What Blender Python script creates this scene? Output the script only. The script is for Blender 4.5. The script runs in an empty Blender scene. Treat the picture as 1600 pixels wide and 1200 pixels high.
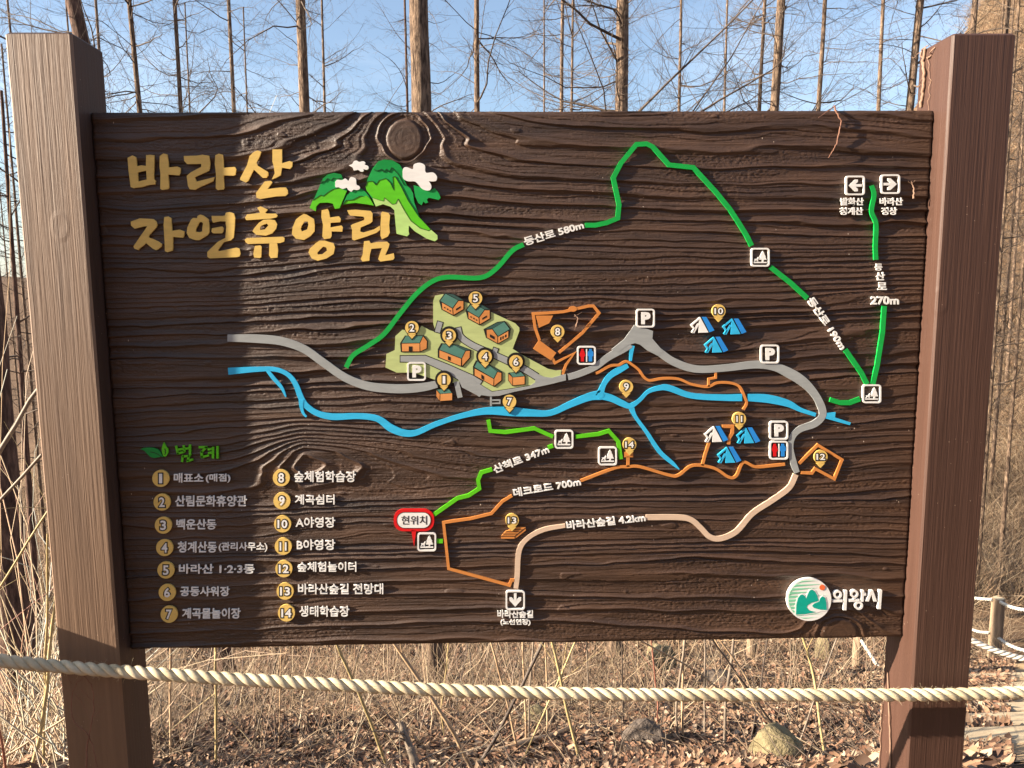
import bpy, math, random
import numpy as np
from mathutils import Vector, Matrix
from mathutils.geometry import tessellate_polygon

R = math.radians
scene = bpy.context.scene
col = scene.collection
rng = np.random.default_rng(7)
random.seed(7)

# ------------------------------------------------------------------ camera
ZT = 2.02                      # height of the board's top edge above the ground it stands on
BW, BH = 2.01346, 1.33574      # board width and height
FPX = 1180.9                   # focal length for a 1600 px wide frame
CAM = np.array([-0.0528, -1.86487, ZT - 0.41888])
YAW, PIT, ROL = 0.01952, 0.12568, -0.00703
fw = np.array([math.sin(YAW)*math.cos(PIT), math.cos(YAW)*math.cos(PIT), -math.sin(PIT)])
r0 = np.cross(fw, [0, 0, 1]); r0 /= np.linalg.norm(r0); u0 = np.cross(r0, fw)
cr = r0*math.cos(ROL) + u0*math.sin(ROL)
cu = -r0*math.sin(ROL) + u0*math.cos(ROL)
cd = bpy.data.cameras.new('camera'); cam = bpy.data.objects.new('camera', cd); col.objects.link(cam)
cam.matrix_world = Matrix(((cr[0], cu[0], -fw[0], CAM[0]), (cr[1], cu[1], -fw[1], CAM[1]), (cr[2], cu[2], -fw[2], CAM[2]), (0, 0, 0, 1)))
cd.sensor_width = 36; cd.lens = FPX/1600*36; cd.clip_start = .05; cd.clip_end = 3000
scene.camera = cam

def ray(px, py):
    d = fw*FPX + cr*(px-800) + cu*(600-py)
    return d/np.linalg.norm(d)
def at_y(px, py, y=0.0):       # point of the vertical plane at depth y seen in that direction
    d = ray(px, py); return CAM + d*((y-CAM[1])/d[1])
def board_xz(P):               # map coordinates read off the board -> metres on the board's plane
    P = np.asarray(P, float)
    d = fw[None]*FPX + cr[None]*(P[:, :1]-800) + cu[None]*(600-P[:, 1:2])
    t = (0-CAM[1])/d[:, 1:2]
    Q = CAM[None] + d*t
    return Q[:, [0, 2]]

# ------------------------------------------------------------------ light
sd = np.array([0.35, 0.055, -0.137]); sd /= np.linalg.norm(sd)      # the way the sunlight travels
SUN_EL = math.asin(-sd[2])
sl = bpy.data.lights.new('sun', 'SUN'); sl.energy = 5.0; sl.angle = R(0.53); sl.color = (1, .86, .68)
so = bpy.data.objects.new('sun', sl); col.objects.link(so)
so.rotation_euler = Vector(-sd).to_track_quat('Z', 'Y').to_euler(); so.location = (-8, -3, 6)
world = bpy.data.worlds.new('World'); scene.world = world; world.use_nodes = True
wn = world.node_tree.nodes; wl = world.node_tree.links; wn.clear()
wo = wn.new('ShaderNodeOutputWorld'); wb = wn.new('ShaderNodeBackground'); sk = wn.new('ShaderNodeTexSky')
sk.sky_type = 'NISHITA'; sk.sun_disc = False; sk.sun_elevation = SUN_EL
sk.sun_rotation = math.atan2(-sd[0], -sd[1])
sk.air_density = 1.0; sk.dust_density = 1.2; sk.ozone_density = 2.0
wb.inputs['Strength'].default_value = 0.065
# thin cirrus
tc = wn.new('ShaderNodeTexCoord'); mp = wn.new('ShaderNodeMapping'); mp.inputs['Scale'].default_value = (1.2, 1.2, 5)
nz = wn.new('ShaderNodeTexNoise'); nz.inputs['Scale'].default_value = 2.2; nz.inputs['Detail'].default_value = 6; nz.inputs['Roughness'].default_value = .6
rp = wn.new('ShaderNodeValToRGB'); rp.color_ramp.elements[0].position = .45; rp.color_ramp.elements[1].position = .8
rp.color_ramp.elements[0].color = (.07, .07, .07, 1); rp.color_ramp.elements[1].color = (.38, .38, .38, 1)
mx = wn.new('ShaderNodeMix'); mx.data_type = 'RGBA'; mx.inputs['B'].default_value = (5.6, 6.2, 7.0, 1)
wl.new(tc.outputs['Generated'], mp.inputs['Vector']); wl.new(mp.outputs[0], nz.inputs['Vector']); wl.new(nz.outputs['Fac'], rp.inputs[0])
wl.new(rp.outputs[0], mx.inputs['Factor']); wl.new(sk.outputs[0], mx.inputs['A']); wl.new(mx.outputs['Result'], wb.inputs['Color'])
wl.new(wb.outputs[0], wo.inputs[0])
scene.view_settings.view_transform = 'Standard'; scene.view_settings.look = 'None'
scene.view_settings.gamma = 1; scene.view_settings.use_curve_mapping = False
scene.view_settings.exposure = 1.85

# ------------------------------------------------------------------ helpers
def tag(o, label=None, cat=None, group=None, kind=None):
    if label: o['label'] = label
    if cat: o['category'] = cat
    if group: o['group'] = group
    if kind: o['kind'] = kind
    return o
def empty(name, loc, label, cat, group=None):
    o = bpy.data.objects.new(name, None); col.objects.link(o); o.location = loc; o.empty_display_size = .1
    return tag(o, label, cat, group)
def link(name, me, mat=None, parent=None):
    o = bpy.data.objects.new(name, me); col.objects.link(o)
    if mat is not None:
        for m in (mat if isinstance(mat, (list, tuple)) else [mat]): me.materials.append(m)
    if parent is not None:
        o.parent = parent
        w = Matrix.Identity(4); q = parent
        while q is not None:
            w = Matrix.Translation(q.location) @ w; q = q.parent      # things are never rotated, so this is their world matrix
        o.matrix_parent_inverse = Matrix.Identity(4); o.location = -w.translation
    return o
def np_mesh(name, V, F, smooth=True, mi=None):
    """V (n,3), F list of index arrays (m,3) or (m,4)"""
    me = bpy.data.meshes.new(name)
    V = np.ascontiguousarray(V, np.float32)
    if not isinstance(F, (list, tuple)): F = [F]
    F = [np.asarray(f, np.int32) for f in F if len(f)]
    me.vertices.add(len(V)); me.vertices.foreach_set('co', V.ravel())
    nl = sum(f.size for f in F); npoly = sum(len(f) for f in F)
    me.loops.add(nl); me.polygons.add(npoly)
    me.loops.foreach_set('vertex_index', np.concatenate([f.ravel() for f in F]))
    tot = np.concatenate([np.full(len(f), f.shape[1], np.int32) for f in F])
    st = np.concatenate([[0], np.cumsum(tot)[:-1]]).astype(np.int32)
    me.polygons.foreach_set('loop_start', st)
    me.polygons.foreach_set('use_smooth', np.full(npoly, smooth))
    if mi is not None: me.polygons.foreach_set('material_index', np.asarray(mi, np.int32))
    me.update(calc_edges=True); me.validate()
    return me
def tubes(P, Rr, sides=4, cap=False):
    """P (N,K,3), Rr (N,K) -> verts, quads for N tubes of K rings"""
    P = np.asarray(P, float); Rr = np.asarray(Rr, float); N, K, _ = P.shape
    T = np.gradient(P, axis=1); T /= np.linalg.norm(T, axis=2, keepdims=True) + 1e-9
    m = T.mean(1); m /= np.linalg.norm(m, axis=1, keepdims=True) + 1e-9
    ref = np.where(np.abs(m[:, 2:3]) < .8, np.array([[0, 0, 1.]]), np.array([[1., 0, 0]]))[:, None, :]
    A = np.cross(T, np.broadcast_to(ref, T.shape)); A /= np.linalg.norm(A, axis=2, keepdims=True) + 1e-9
    B = np.cross(T, A)
    th = np.arange(sides)/sides*2*math.pi
    V = P[:, :, None, :] + Rr[:, :, None, None]*(A[:, :, None, :]*np.cos(th)[None, None, :, None] + B[:, :, None, :]*np.sin(th)[None, None, :, None])
    idx = np.arange(N*K*sides).reshape(N, K, sides)
    a = idx[:, :-1, :]; b = np.roll(a, -1, 2); c = idx[:, 1:, :]; d = np.roll(c, -1, 2)
    Q = np.stack([a, b, d, c], -1).reshape(-1, 4)
    V = V.reshape(-1, 3)
    if cap and sides == 4:
        Q = np.concatenate([Q, idx[:, -1, :], idx[:, 0, ::-1]])
    return V, Q
class Acc:
    def __init__(s): s.V = []; s.F = []; s.n = 0
    def add(s, V, F):
        s.V.append(np.asarray(V, float))
        for f in (F if isinstance(F, (list, tuple)) else [F]): s.F.append(np.asarray(f)+s.n)
        s.n += len(V)
    def mesh(s, name, smooth=True): return np_mesh(name, np.concatenate(s.V), s.F, smooth)
def hsh(a, b, seed=0):
    h = (a.astype(np.int64)*374761393 + b.astype(np.int64)*668265263 + seed*974634777) & 0x7fffffff
    h = ((h ^ (h >> 13))*1274126177) & 0x7fffffff
    return ((h ^ (h >> 16)) & 0xffff)/65535.0
def vn(u, v, seed=0):          # value noise in -1..1
    iu = np.floor(u); iv = np.floor(v); fu = u-iu; fv = v-iv
    fu = fu*fu*(3-2*fu); fv = fv*fv*(3-2*fv)
    a = hsh(iu, iv, seed); b = hsh(iu+1, iv, seed); c = hsh(iu, iv+1, seed); d = hsh(iu+1, iv+1, seed)
    return 2*((a*(1-fu)+b*fu)*(1-fv) + (c*(1-fu)+d*fu)*fv)-1
def sstep(x, a, b):
    t = np.clip((x-a)/(b-a), 0, 1); return t*t*(3-2*t)

# ------------------------------------------------------------------ materials
def mat(name, color, rough=.6, spec=.5):
    m = bpy.data.materials.new(name); m.use_nodes = True
    b = m.node_tree.nodes['Principled BSDF']
    b.inputs['Base Color'].default_value = (*color, 1); b.inputs['Roughness'].default_value = rough
    b.inputs['Specular IOR Level'].default_value = spec
    return m
def noisy(name, c1, c2, scale=(10, 10, 10), rough=.7, bump=.3, bdist=.002, c3=None, bscale=None, detail=6, spec=.4, vor=None, lo=.3, hi=.7, rv=0):
    m = mat(name, c1, rough, spec); nt = m.node_tree; n = nt.nodes; l = nt.links; b = n['Principled BSDF']
    tc = n.new('ShaderNodeTexCoord'); mp = n.new('ShaderNodeMapping'); mp.inputs['Scale'].default_value = scale
    nz = n.new('ShaderNodeTexNoise'); nz.inputs['Scale'].default_value = 1; nz.inputs['Detail'].default_value = detail; nz.inputs['Roughness'].default_value = .65
    rp = n.new('ShaderNodeValToRGB'); e = rp.color_ramp.elements
    e[0].position = lo; e[1].position = hi; e[0].color = (*c1, 1); e[1].color = (*c2, 1)
    if c3: q = e.new((lo+hi)/2); q.color = (*c3, 1)
    l.new(tc.outputs['Object'], mp.inputs[0]); l.new(mp.outputs[0], nz.inputs['Vector']); l.new(nz.outputs['Fac'], rp.inputs[0]); l.new(rp.outputs[0], b.inputs['Base Color'])
    if bump:
        mp2 = n.new('ShaderNodeMapping'); mp2.inputs['Scale'].default_value = bscale or scale
        n2 = n.new('ShaderNodeTexNoise'); n2.inputs['Scale'].default_value = 1; n2.inputs['Detail'].default_value = 5; n2.inputs['Roughness'].default_value = .6
        bp = n.new('ShaderNodeBump'); bp.inputs['Strength'].default_value = bump; bp.inputs['Distance'].default_value = bdist
        l.new(tc.outputs['Object'], mp2.inputs[0]); l.new(mp2.outputs[0], n2.inputs['Vector']); l.new(n2.outputs['Fac'], bp.inputs['Height']); l.new(bp.outputs[0], b.inputs['Normal'])
    if rv:
        mr = n.new('ShaderNodeMapRange'); mr.inputs['To Min'].default_value = rough-rv; mr.inputs['To Max'].default_value = rough+rv
        l.new(nz.outputs['Fac'], mr.inputs['Value']); l.new(mr.outputs[0], b.inputs['Roughness'])
    return m
def per_island(m, cols):
    """colour each loose piece (leaf, stalk) of a mesh from a list of natural colours"""
    n = m.node_tree.nodes; l = m.node_tree.links; b = n['Principled BSDF']
    g = n.new('ShaderNodeNewGeometry'); rp = n.new('ShaderNodeValToRGB'); rp.color_ramp.interpolation = 'LINEAR'
    e = rp.color_ramp.elements
    while len(e) < len(cols): e.new(.5)
    for i, c in enumerate(cols): e[i].position = i/(len(cols)-1); e[i].color = (*c, 1)
    l.new(g.outputs['Random Per Island'], rp.inputs[0]); l.new(rp.outputs[0], b.inputs['Base Color'])
    return m
def lin(r, g, b): return tuple(((c/255+.055)/1.055)**2.4 if c > 10 else c/255/12.92 for c in (r, g, b))
# ------------------------------------------------------------------ terrain
def terrain(x, y):
    x = np.asarray(x, float); y = np.asarray(y, float)
    s = sstep(y, .25, 1.6)*.0
    z = np.where(y < .35, 0, -.61*(y-.35))
    z = np.where(y > 2.15, -1.098-.45*(y-2.15), z)
    z = np.where(y > 9, -4.18 - 2.5*(1-np.exp(-(y-9)/5.5)), z)
    z = z - .9*sstep(y, 16, 60)
    z = z - .25*sstep(-x, 1, 8)*sstep(y, 1, 6) - 5*sstep(-x, 12, 50)*sstep(y, 8, 40)
    bk = np.clip(-6-y, 0, None); z = z + 30*(1-np.exp(-(bk/34)**1.15))  # unseen slope rising behind the camera, added to cut sky light on the board
    hill = np.clip(x-12.2, 0, 70); hill = 62*(1-np.exp(-(hill/26)**1.5))*(1-.75*sstep(y, 42, 75))
    z = z + hill*sstep(y, 13, 46)
    z = z + 22*sstep(y, 180, 420)*(.75+.25*np.sin(x*.013+1))*sstep(-x, -160, 60) + 8*sstep(y, 180, 420)
    a = sstep(y, .3, 1.5)
    z = z + a*(.07*vn(x*1.1, y*1.1, 3) + .025*vn(x*4, y*4, 4)) + .35*vn(x*.15, y*.15, 5)*sstep(y, 5, 25)
    z = z + (1-a)*.012*vn(x*5, y*5, 6)
    return z
def tz(x, y): return float(terrain(np.array([x]), np.array([y]))[0])
def on_ground(px, py):
    d = ray(px, py); t = .5
    while t < 300:
        p = CAM+d*t
        if p[2] < tz(p[0], p[1]): return p
        t *= 1.01
    return CAM+d*t
gx = np.sinh(np.linspace(-6.2, 6.2, 260))*1.55
gy = np.concatenate([np.linspace(-60, -3, 20), np.linspace(-2.8, 16, 160), 16+np.sinh(np.linspace(0, 5.6, 110))[1:]*3.6])
GX, GY = np.meshgrid(gx, gy); V = np.stack([GX, GY, terrain(GX, GY)], -1).reshape(-1, 3)
idx = np.arange(len(V)).reshape(GX.shape)
F = np.stack([idx[:-1, :-1], idx[:-1, 1:], idx[1:, 1:], idx[1:, :-1]], -1).reshape(-1, 4)
m_ground = noisy('forest_floor', (.055, .034, .022), (.22, .14, .088), (22, 22, 22), .95, .8, .02, (.15, .095, .058), (45, 45, 45), 8, .1)
tag(link('ground', np_mesh('ground', V, F), m_ground), kind='structure')

# ------------------------------------------------------------------ the sign
sign = empty('trail_map_sign', (0, 0, 0), 'large brown carved wooden trail map board between two square posts', 'sign')
REC, PW, PD = .05307, .15, .14
def post(x0, top, m):
    c = .005
    prof = [(x0, -REC+c), (x0+c, -REC), (x0+PW-c, -REC), (x0+PW, -REC+c), (x0+PW, -REC+PD-c), (x0+PW-c, -REC+PD), (x0+c, -REC+PD), (x0, -REC+PD-c)]
    zs = [-.25, ZT+top-c, ZT+top]; V = []
    cx, cy = x0+PW/2, -REC+PD/2
    for k, z in enumerate(zs):
        for (x, y) in prof:
            s = 1-c/(PW/2)*1.0 if k == 2 else 1
            V.append((cx+(x-cx)*s, cy+(y-cy)*s, z))
    F4 = [(k*8+i, k*8+(i+1) % 8, (k+1)*8+(i+1) % 8, (k+1)*8+i) for k in range(2) for i in range(8)]
    me = bpy.data.meshes.new('post'); me.from_pydata(V, [], F4+[tuple(range(16, 24))]); me.update()
    return link('post', me, m, sign)
def post_mat(name, c1, c2, rough):
    m = noisy(name, c1, c2, (34, 34, 1.3), rough, .9, .0016, None, (190, 190, 3.5), 9, .4, lo=.3, hi=.72, rv=.08)
    n = m.node_tree.nodes; l = m.node_tree.links
    # a few knots: voronoi rings in the relief
    bp = [q for q in n if q.type == 'BUMP'][0]
    tc = [q for q in n if q.type == 'TEX_COORD'][0]
    mp = n.new('ShaderNodeMapping'); mp.inputs['Scale'].default_value = (7, 7, 2.2); mp.inputs['Location'].default_value = (.3, .1, .47)
    wv = n.new('ShaderNodeTexWave'); wv.wave_type = 'BANDS'; wv.bands_direction = 'X'; wv.inputs['Scale'].default_value = 2.3; wv.inputs['Distortion'].default_value = 9; wv.inputs['Detail'].default_value = 2; wv.inputs['Detail Scale'].default_value = .7
    b2 = n.new('ShaderNodeBump'); b2.inputs['Strength'].default_value = .12; b2.inputs['Distance'].default_value = .0008
    l.new(tc.outputs['Object'], mp.inputs[0]); l.new(mp.outputs[0], wv.inputs[0]); l.new(wv.outputs['Fac'], b2.inputs['Height']); l.new(bp.outputs[0], b2.inputs['Normal'])
    # knots: stretched cells with a raised rim; worn pale specks
    mk = n.new('ShaderNodeMapping'); mk.inputs['Scale'].default_value = (4.2, 4.2, 2.6); mk.inputs['Location'].default_value = (.37, .2, .61)
    vk = n.new('ShaderNodeTexVoronoi'); vk.inputs['Scale'].default_value = 1.0
    rk = n.new('ShaderNodeValToRGB'); ek = rk.color_ramp.elements; ek[0].position = 0; ek[0].color = (.3, .3, .3, 1); ek[1].position = .16; ek[1].color = (0, 0, 0, 1); q_ = ek.new(.07); q_.color = (1, 1, 1, 1); q_ = ek.new(.10); q_.color = (.1, .1, .1, 1)
    b3 = n.new('ShaderNodeBump'); b3.inputs['Strength'].default_value = .3; b3.inputs['Distance'].default_value = .002
    l.new(tc.outputs['Object'], mk.inputs[0]); l.new(mk.outputs[0], vk.inputs['Vector']); l.new(vk.outputs['Distance'], rk.inputs[0]); l.new(rk.outputs[0], b3.inputs['Height']); l.new(b2.outputs[0], b3.inputs['Normal'])
    l.new(b3.outputs[0], n['Principled BSDF'].inputs['Normal'])
    vs = n.new('ShaderNodeTexVoronoi'); vs.inputs['Scale'].default_value = 60; lt = n.new('ShaderNodeMath'); lt.operation = 'LESS_THAN'; lt.inputs[1].default_value = .055
    wn_ = n.new('ShaderNodeTexNoise'); wn_.inputs['Scale'].default_value = 5; gt = n.new('ShaderNodeMath'); gt.operation = 'GREATER_THAN'; gt.inputs[1].default_value = .55; mu = n.new('ShaderNodeMath'); mu.operation = 'MULTIPLY'
    mxx = n.new('ShaderNodeMix'); mxx.data_type = 'RGBA'; mxx.inputs['B'].default_value = (.42, .30, .22, 1)
    rp0 = n['Principled BSDF'].inputs['Base Color'].links[0].from_socket
    l.new(tc.outputs['Object'], vs.inputs['Vector']); l.new(vs.outputs['Distance'], lt.inputs[0]); l.new(tc.outputs['Object'], wn_.inputs['Vector']); l.new(wn_.outputs['Fac'], gt.inputs[0]); l.new(lt.outputs[0], mu.inputs[0]); l.new(gt.outputs[0], mu.inputs[1])
    l.new(mu.outputs[0], mxx.inputs['Factor']); l.new(rp0, mxx.inputs['A']); l.new(mxx.outputs['Result'], n['Principled BSDF'].inputs['Base Color'])
    return m
def coat(m, w, r_, ior=1.8):
    b_ = m.node_tree.nodes['Principled BSDF']; b_.inputs['Coat Weight'].default_value = w; b_.inputs['Coat Roughness'].default_value = r_; b_.inputs['Coat IOR'].default_value = ior; b_.inputs['Specular IOR Level'].default_value = 1.0
    return m
m_post_l = post_mat('sunlit_brown_paint', (.125, .064, .031), (.205, .113, .057), .62)  # left post front: sun sheen put into the base colour
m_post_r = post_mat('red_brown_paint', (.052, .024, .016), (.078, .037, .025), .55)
coat(m_post_l, .0, .66, 2.0); m_post_s = post_mat('shaded_brown_paint', (.040, .021, .015), (.070, .038, .027), .6); coat(m_post_r, .0, .6); m_post_r.node_tree.nodes['Principled BSDF'].inputs['Specular IOR Level'].default_value = .45
pl = post(-BW/2-PW, .16295, m_post_l); pl['label'] = 'brown square post with sun sheen painted tan on its front'
pl.data.materials.append(m_post_s)  # same brown with shade coloured in, for the inner, back and top faces
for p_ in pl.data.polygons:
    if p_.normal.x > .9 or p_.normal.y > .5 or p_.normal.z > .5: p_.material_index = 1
pr = post(BW/2, .15967, m_post_r); pr['label'] = 'dark red brown square post'

# board with its sandblasted grain: relief worked out in board millimetre-like units (u right, v down)
def uv_of(px, py):
    q = board_xz([(px, py)])[0]; return (q[0]+BW/2)*650, (ZT-q[1])*650
NX, NZ = 820, 1060
xs = np.linspace(-BW/2+.002, BW/2-.002, NX); zs = np.linspace(ZT, ZT-BH, NZ)
X, Z = np.meshgrid(xs, zs); U = (X+BW/2)*650; Vv = (ZT-Z)*650
def relief(U, V):
    # slow wander of the grain
    v = V + 13*vn(U/520, V/180, 11) + 4.5*vn(U/190, V/60, 12) + 1.7*vn(U/60, V/16, 13) + .9*vn(U/22, V/7, 14)
    v = v + 8*vn(U/900, V/34, 16) + 3.5*vn(U/600, V/13, 17)
    u = U
    # grain running round knots (flow past an obstacle)
    def knot(cx, cy, r, ax=1.0, fall=190, bias=0):
        dx = (u-cx)/ax; dy = V-cy; rr = np.maximum(dx*dx+dy*dy, r*r)
        w = np.exp(-(dx*dx+dy*dy)/(fall*fall))
        return -r*r*dy/rr*w*1.0 + bias*np.exp(-(dx*dx)/(r*3.2)**2-(dy*dy)/(r*3.4)**2)
    k1 = uv_of(632, 217); k3 = uv_of(1312, 990); k2 = uv_of(475, 712)
    v = v + knot(*k1, 40, 1.15, 210, 55) + knot(*k3, 34, 1.3, 150, -25)
    # long pointed cathedral round the third one
    dx = u-k2[0]; dy = V-k2[1]
    sx = np.where(dx > 0, 150, 70)
    g = np.exp(-np.abs(dx/sx)**1.35-(dy/44)**2)
    # ring spacing down the board
    ys = np.array([0, 40, 150, 190, 210, 310, 335, 400, 420, 470, 530, 548, 600, 615, 720, 755, 900])
    sp = np.array([22, 27, 24, 16, 9.5, 9.5, 16, 26, 15, 10, 12, 27, 27, 11.5, 11.5, 27, 32.])
    yy = np.arange(-120, 1050, 1.0); den = 1/np.interp(yy, ys, sp); cum = np.cumsum(den)
    shift = 26*(U/1300)*np.exp(-((V-330)/120)**2)
    vv = v + shift
    phi = np.interp(vv, yy, cum) + 4.6*g + 2.6*np.exp(-((u-k1[0])/52)**2-((V-k1[1])/50)**2) + 2.4*np.exp(-((u-k3[0])/56)**2-((V-k3[1])/40)**2) + .10*vn(U/70, V/11, 15)
    s_here = 1/np.interp(vv, yy, den)
    ring = np.floor(phi); fr = phi-ring
    amp = .45+.75*hsh(ring, ring*0, 21)
    amp = amp*(.8+.65*vn(U/200, ring*3.7, 22))
    H = np.clip(s_here*.036, .32, .54)                      # in units of cm/1
    pw = 1.4+np.clip((s_here-13)/5, 0, 3.2)
    prof = np.where(fr < .86, (fr/.86)**pw, (1-(fr-.86)/.14))
    prof = prof + .30*np.exp(-((fr-.83)/.05)**2)
    h = -H*amp*(1-prof)*1.0
    # finer rings between the main ones, fading in and out
    f2 = (phi*2.6+.4*vn(U/120, V/20, 23)) % 1.0; h = h + .12*(f2**1.5-.5)*(.5+.5*vn(U/150, V/30, 24))*np.clip(s_here/16, .5, 1.6)
    # fibres and grit
    soft = np.clip(1-prof, 0, 1)
    h = h + .040*vn(U/30, V/1.8, 31)*(.4+soft) + .075*vn(U/3.4, V/2.0, 32)*soft*sstep(vn(U/160, V/40, 33), -.5, .5) + .03*vn(U/2.1, V/1.5, 34)*soft 
    # little raised blisters here and there
    b = vn(U/26, V/9, 41)*vn(U/60+9, V/30, 42); h = h + .16*sstep(b, .52, .62)
    # knot faces: smooth, proud, with a few fine rings
    for (cx, cy, rx, ry) in ((k1[0], k1[1], 27, 29), (k3[0], k3[1], 30, 24)):
        d = np.sqrt(((u-cx)/rx)**2+((V-cy)/ry)**2 + .06*vn(U/14, V/14, 51)); w = 1-sstep(d, .92, 1.10)
        flat = -.02 + .010*np.sin(d*23)*(d > .3) + .018*np.exp(-((d-.55)/.05)**2) - .04*np.exp(-(d/.09)**2) + .025*vn(U/5, V/5, 52)+.02*vn(U/16, V/16, 53)
        edge = -.20*np.exp(-((d-1.12)/.07)**2)-.1*np.exp(-((d-1.4)/.09)**2)
        h = h*(1-w) + flat*w + edge*(1-w)*.8
    return h*.0105
HG = relief(U, Vv)
HG = np.clip(HG, -.0115, .0012)
edge = np.minimum(np.minimum(X+BW/2, BW/2-X), np.minimum(ZT-Z, Z-(ZT-BH)))
HG = HG - .004*np.exp(-(edge/.004)**2)
V = np.stack([X, -HG, Z], -1).reshape(-1, 3)
idx = np.arange(NX*NZ).reshape(NZ, NX)
F = np.stack([idx[:-1, :-1], idx[1:, :-1], idx[1:, 1:], idx[:-1, 1:]], -1).reshape(-1, 4)
loop = np.concatenate([idx[0, :], idx[1:, -1], idx[-1, -2::-1], idx[-2:0:-1, 0]])
nb = len(loop); B = V[loop].copy(); B[:, 1] = .058; n0 = len(V); V = np.concatenate([V, B])
i = np.arange(nb); j = (i+1) % nb
F2 = np.stack([loop[i], loop[j], n0+j, n0+i], -1)
c4 = np.array([[n0, n0+NX-1, n0+NX-1+NZ-1, n0+2*NX+NZ-3]])
me = np_mesh('board', V, [F, F2, c4[:, ::-1]], True)
m_board = noisy('dark_brown_stain', (.020, .0095, .0058), (.086, .042, .022), (3, 3, 26), .52, .9, .0012, None, (330, 330, 420), 6, .55, lo=.3, hi=.72, rv=.07)
def scuffs(m, thr, gate, c, sc):
    n = m.node_tree.nodes; l = m.node_tree.links; tc = n.new('ShaderNodeTexCoord'); mp = n.new('ShaderNodeMapping'); mp.inputs['Scale'].default_value = sc
    vs = n.new('ShaderNodeTexVoronoi'); vs.inputs['Scale'].default_value = 1; lt = n.new('ShaderNodeMath'); lt.operation = 'LESS_THAN'; lt.inputs[1].default_value = thr
    wn_ = n.new('ShaderNodeTexNoise'); wn_.inputs['Scale'].default_value = 7; gt = n.new('ShaderNodeMath'); gt.operation = 'GREATER_THAN'; gt.inputs[1].default_value = gate; mu = n.new('ShaderNodeMath'); mu.operation = 'MULTIPLY'
    mxx = n.new('ShaderNodeMix'); mxx.data_type = 'RGBA'; mxx.inputs['B'].default_value = (*c, 1); rp0 = n['Principled BSDF'].inputs['Base Color'].links[0].from_socket
    l.new(tc.outputs['Object'], mp.inputs[0]); l.new(mp.outputs[0], vs.inputs['Vector']); l.new(vs.outputs['Distance'], lt.inputs[0]); l.new(tc.outputs['Object'], wn_.inputs['Vector']); l.new(wn_.outputs['Fac'], gt.inputs[0]); l.new(lt.outputs[0], mu.inputs[0]); l.new(gt.outputs[0], mu.inputs[1])
    l.new(mu.outputs[0], mxx.inputs['Factor']); l.new(rp0, mxx.inputs['A']); l.new(mxx.outputs['Result'], n['Principled BSDF'].inputs['Base Color'])
scuffs(m_board, .075, .60, (.42, .34, .27), (75, 75, 38))
board = link('board', me, m_board, sign)

# ------------------------------------------------------------------ plates on the board
def paint(name, c, rough=.42): 
    m = noisy(name, tuple(v*.86 for v in c), tuple(min(1, v*1.06) for v in c), (14, 14, 60), rough, .22, .0007, None, (60, 60, 500), 4, .4)
    return m
M = dict(gold=paint('gold_paint', (.76, .52, .145)), white=paint('white_paint', (.84, .83, .80)), black=paint('black_paint', (.012, .012, .012)),
    dgreen=paint('deep_green_paint', (.0, .26, .045)), mgreen=paint('mid_green_paint', (.008, .34, .065)), trail=paint('green_paint', (.005, .37, .06)),
    lgreen=paint('leaf_green_paint', (.105, .55, .012)), pgreen=paint('pale_green_paint', (.46, .70, .22)), field=paint('field_green_paint', (.47, .55, .23)),
    grey=paint('grey_paint', (.33, .35, .35)), cyan=paint('cyan_paint', (.035, .47, .80)), blue=paint('blue_paint', (.008, .24, .72)),
    orange=paint('orange_paint', (.62, .235, .06)), wall=paint('cabin_wall_paint', (.68, .29, .09)), wall2=paint('cabin_gable_paint', (.60, .24, .07)),
    roof=paint('cabin_roof_paint', (.085, .23, .185)), rdark=paint('dark_roof_paint', (.035, .09, .08)), beige=paint('beige_paint', (.66, .49, .36)),
    red=paint('red_paint', (.66, .008, .012)), rblue=paint('icon_blue_paint', (.02, .25, .72)), teal=paint('teal_paint', (.0, .36, .27)), mint=paint('mint_paint', (.22, .60, .38)),
    sun=paint('sun_orange_paint', (.85, .16, .05)), pin=paint('pin_yellow_paint', (.74, .50, .14)))
def plate(name, loops, m, h=.0025, parent=None, back=.0015):
    """loops: outlines in map coordinates, each one a loop or (outer, hole, hole..); front at -h, back edge sunk in the grain"""
    V = []; T = []; Q = []
    for lp in loops:
        rings = lp if isinstance(lp, tuple) and isinstance(lp[0], list) else (lp,)
        rings = [board_xz(r) for r in rings]
        n0 = len(V); allp = np.concatenate(rings); n = len(allp)
        tri = tessellate_polygon([[Vector((p[0], p[1], 0)) for p in r] for r in rings])
        V += [(p[0], -h, p[1]) for p in allp] + [(p[0], back, p[1]) for p in allp]
        for t in tri:
            a, b, c = (allp[k] for k in t)
            cr_ = (b[0]-a[0])*(c[1]-a[1])-(b[1]-a[1])*(c[0]-a[0])
            T.append(tuple(n0+k for k in (t if cr_ > 0 else t[::-1])))
        o = 0
        for r in rings:
            k = len(r)
            for i in range(k): Q.append((n0+o+i, n0+o+(i+1) % k, n0+n+o+(i+1) % k, n0+n+o+i))
            o += k
    me = bpy.data.meshes.new(name); me.from_pydata(V, [], T+Q); me.update()
    return link(name, me, M[m], parent or sign)
def smooth(P, n=5):
    P = np.array(P, float)
    if len(P) < 3: return P
    E = np.concatenate([[2*P[0]-P[1]], P, [2*P[-1]-P[-2]]]); out = []
    for i in range(1, len(E)-2):
        for t in np.linspace(0, 1, n, endpoint=False):
            a, b, c, d = E[i-1:i+3]
            out.append(.5*((2*b)+(-a+c)*t+(2*a-5*b+4*c-d)*t*t+(-a+3*b-3*c+d)*t**3))
    out.append(E[-2]); return np.array(out)
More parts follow.
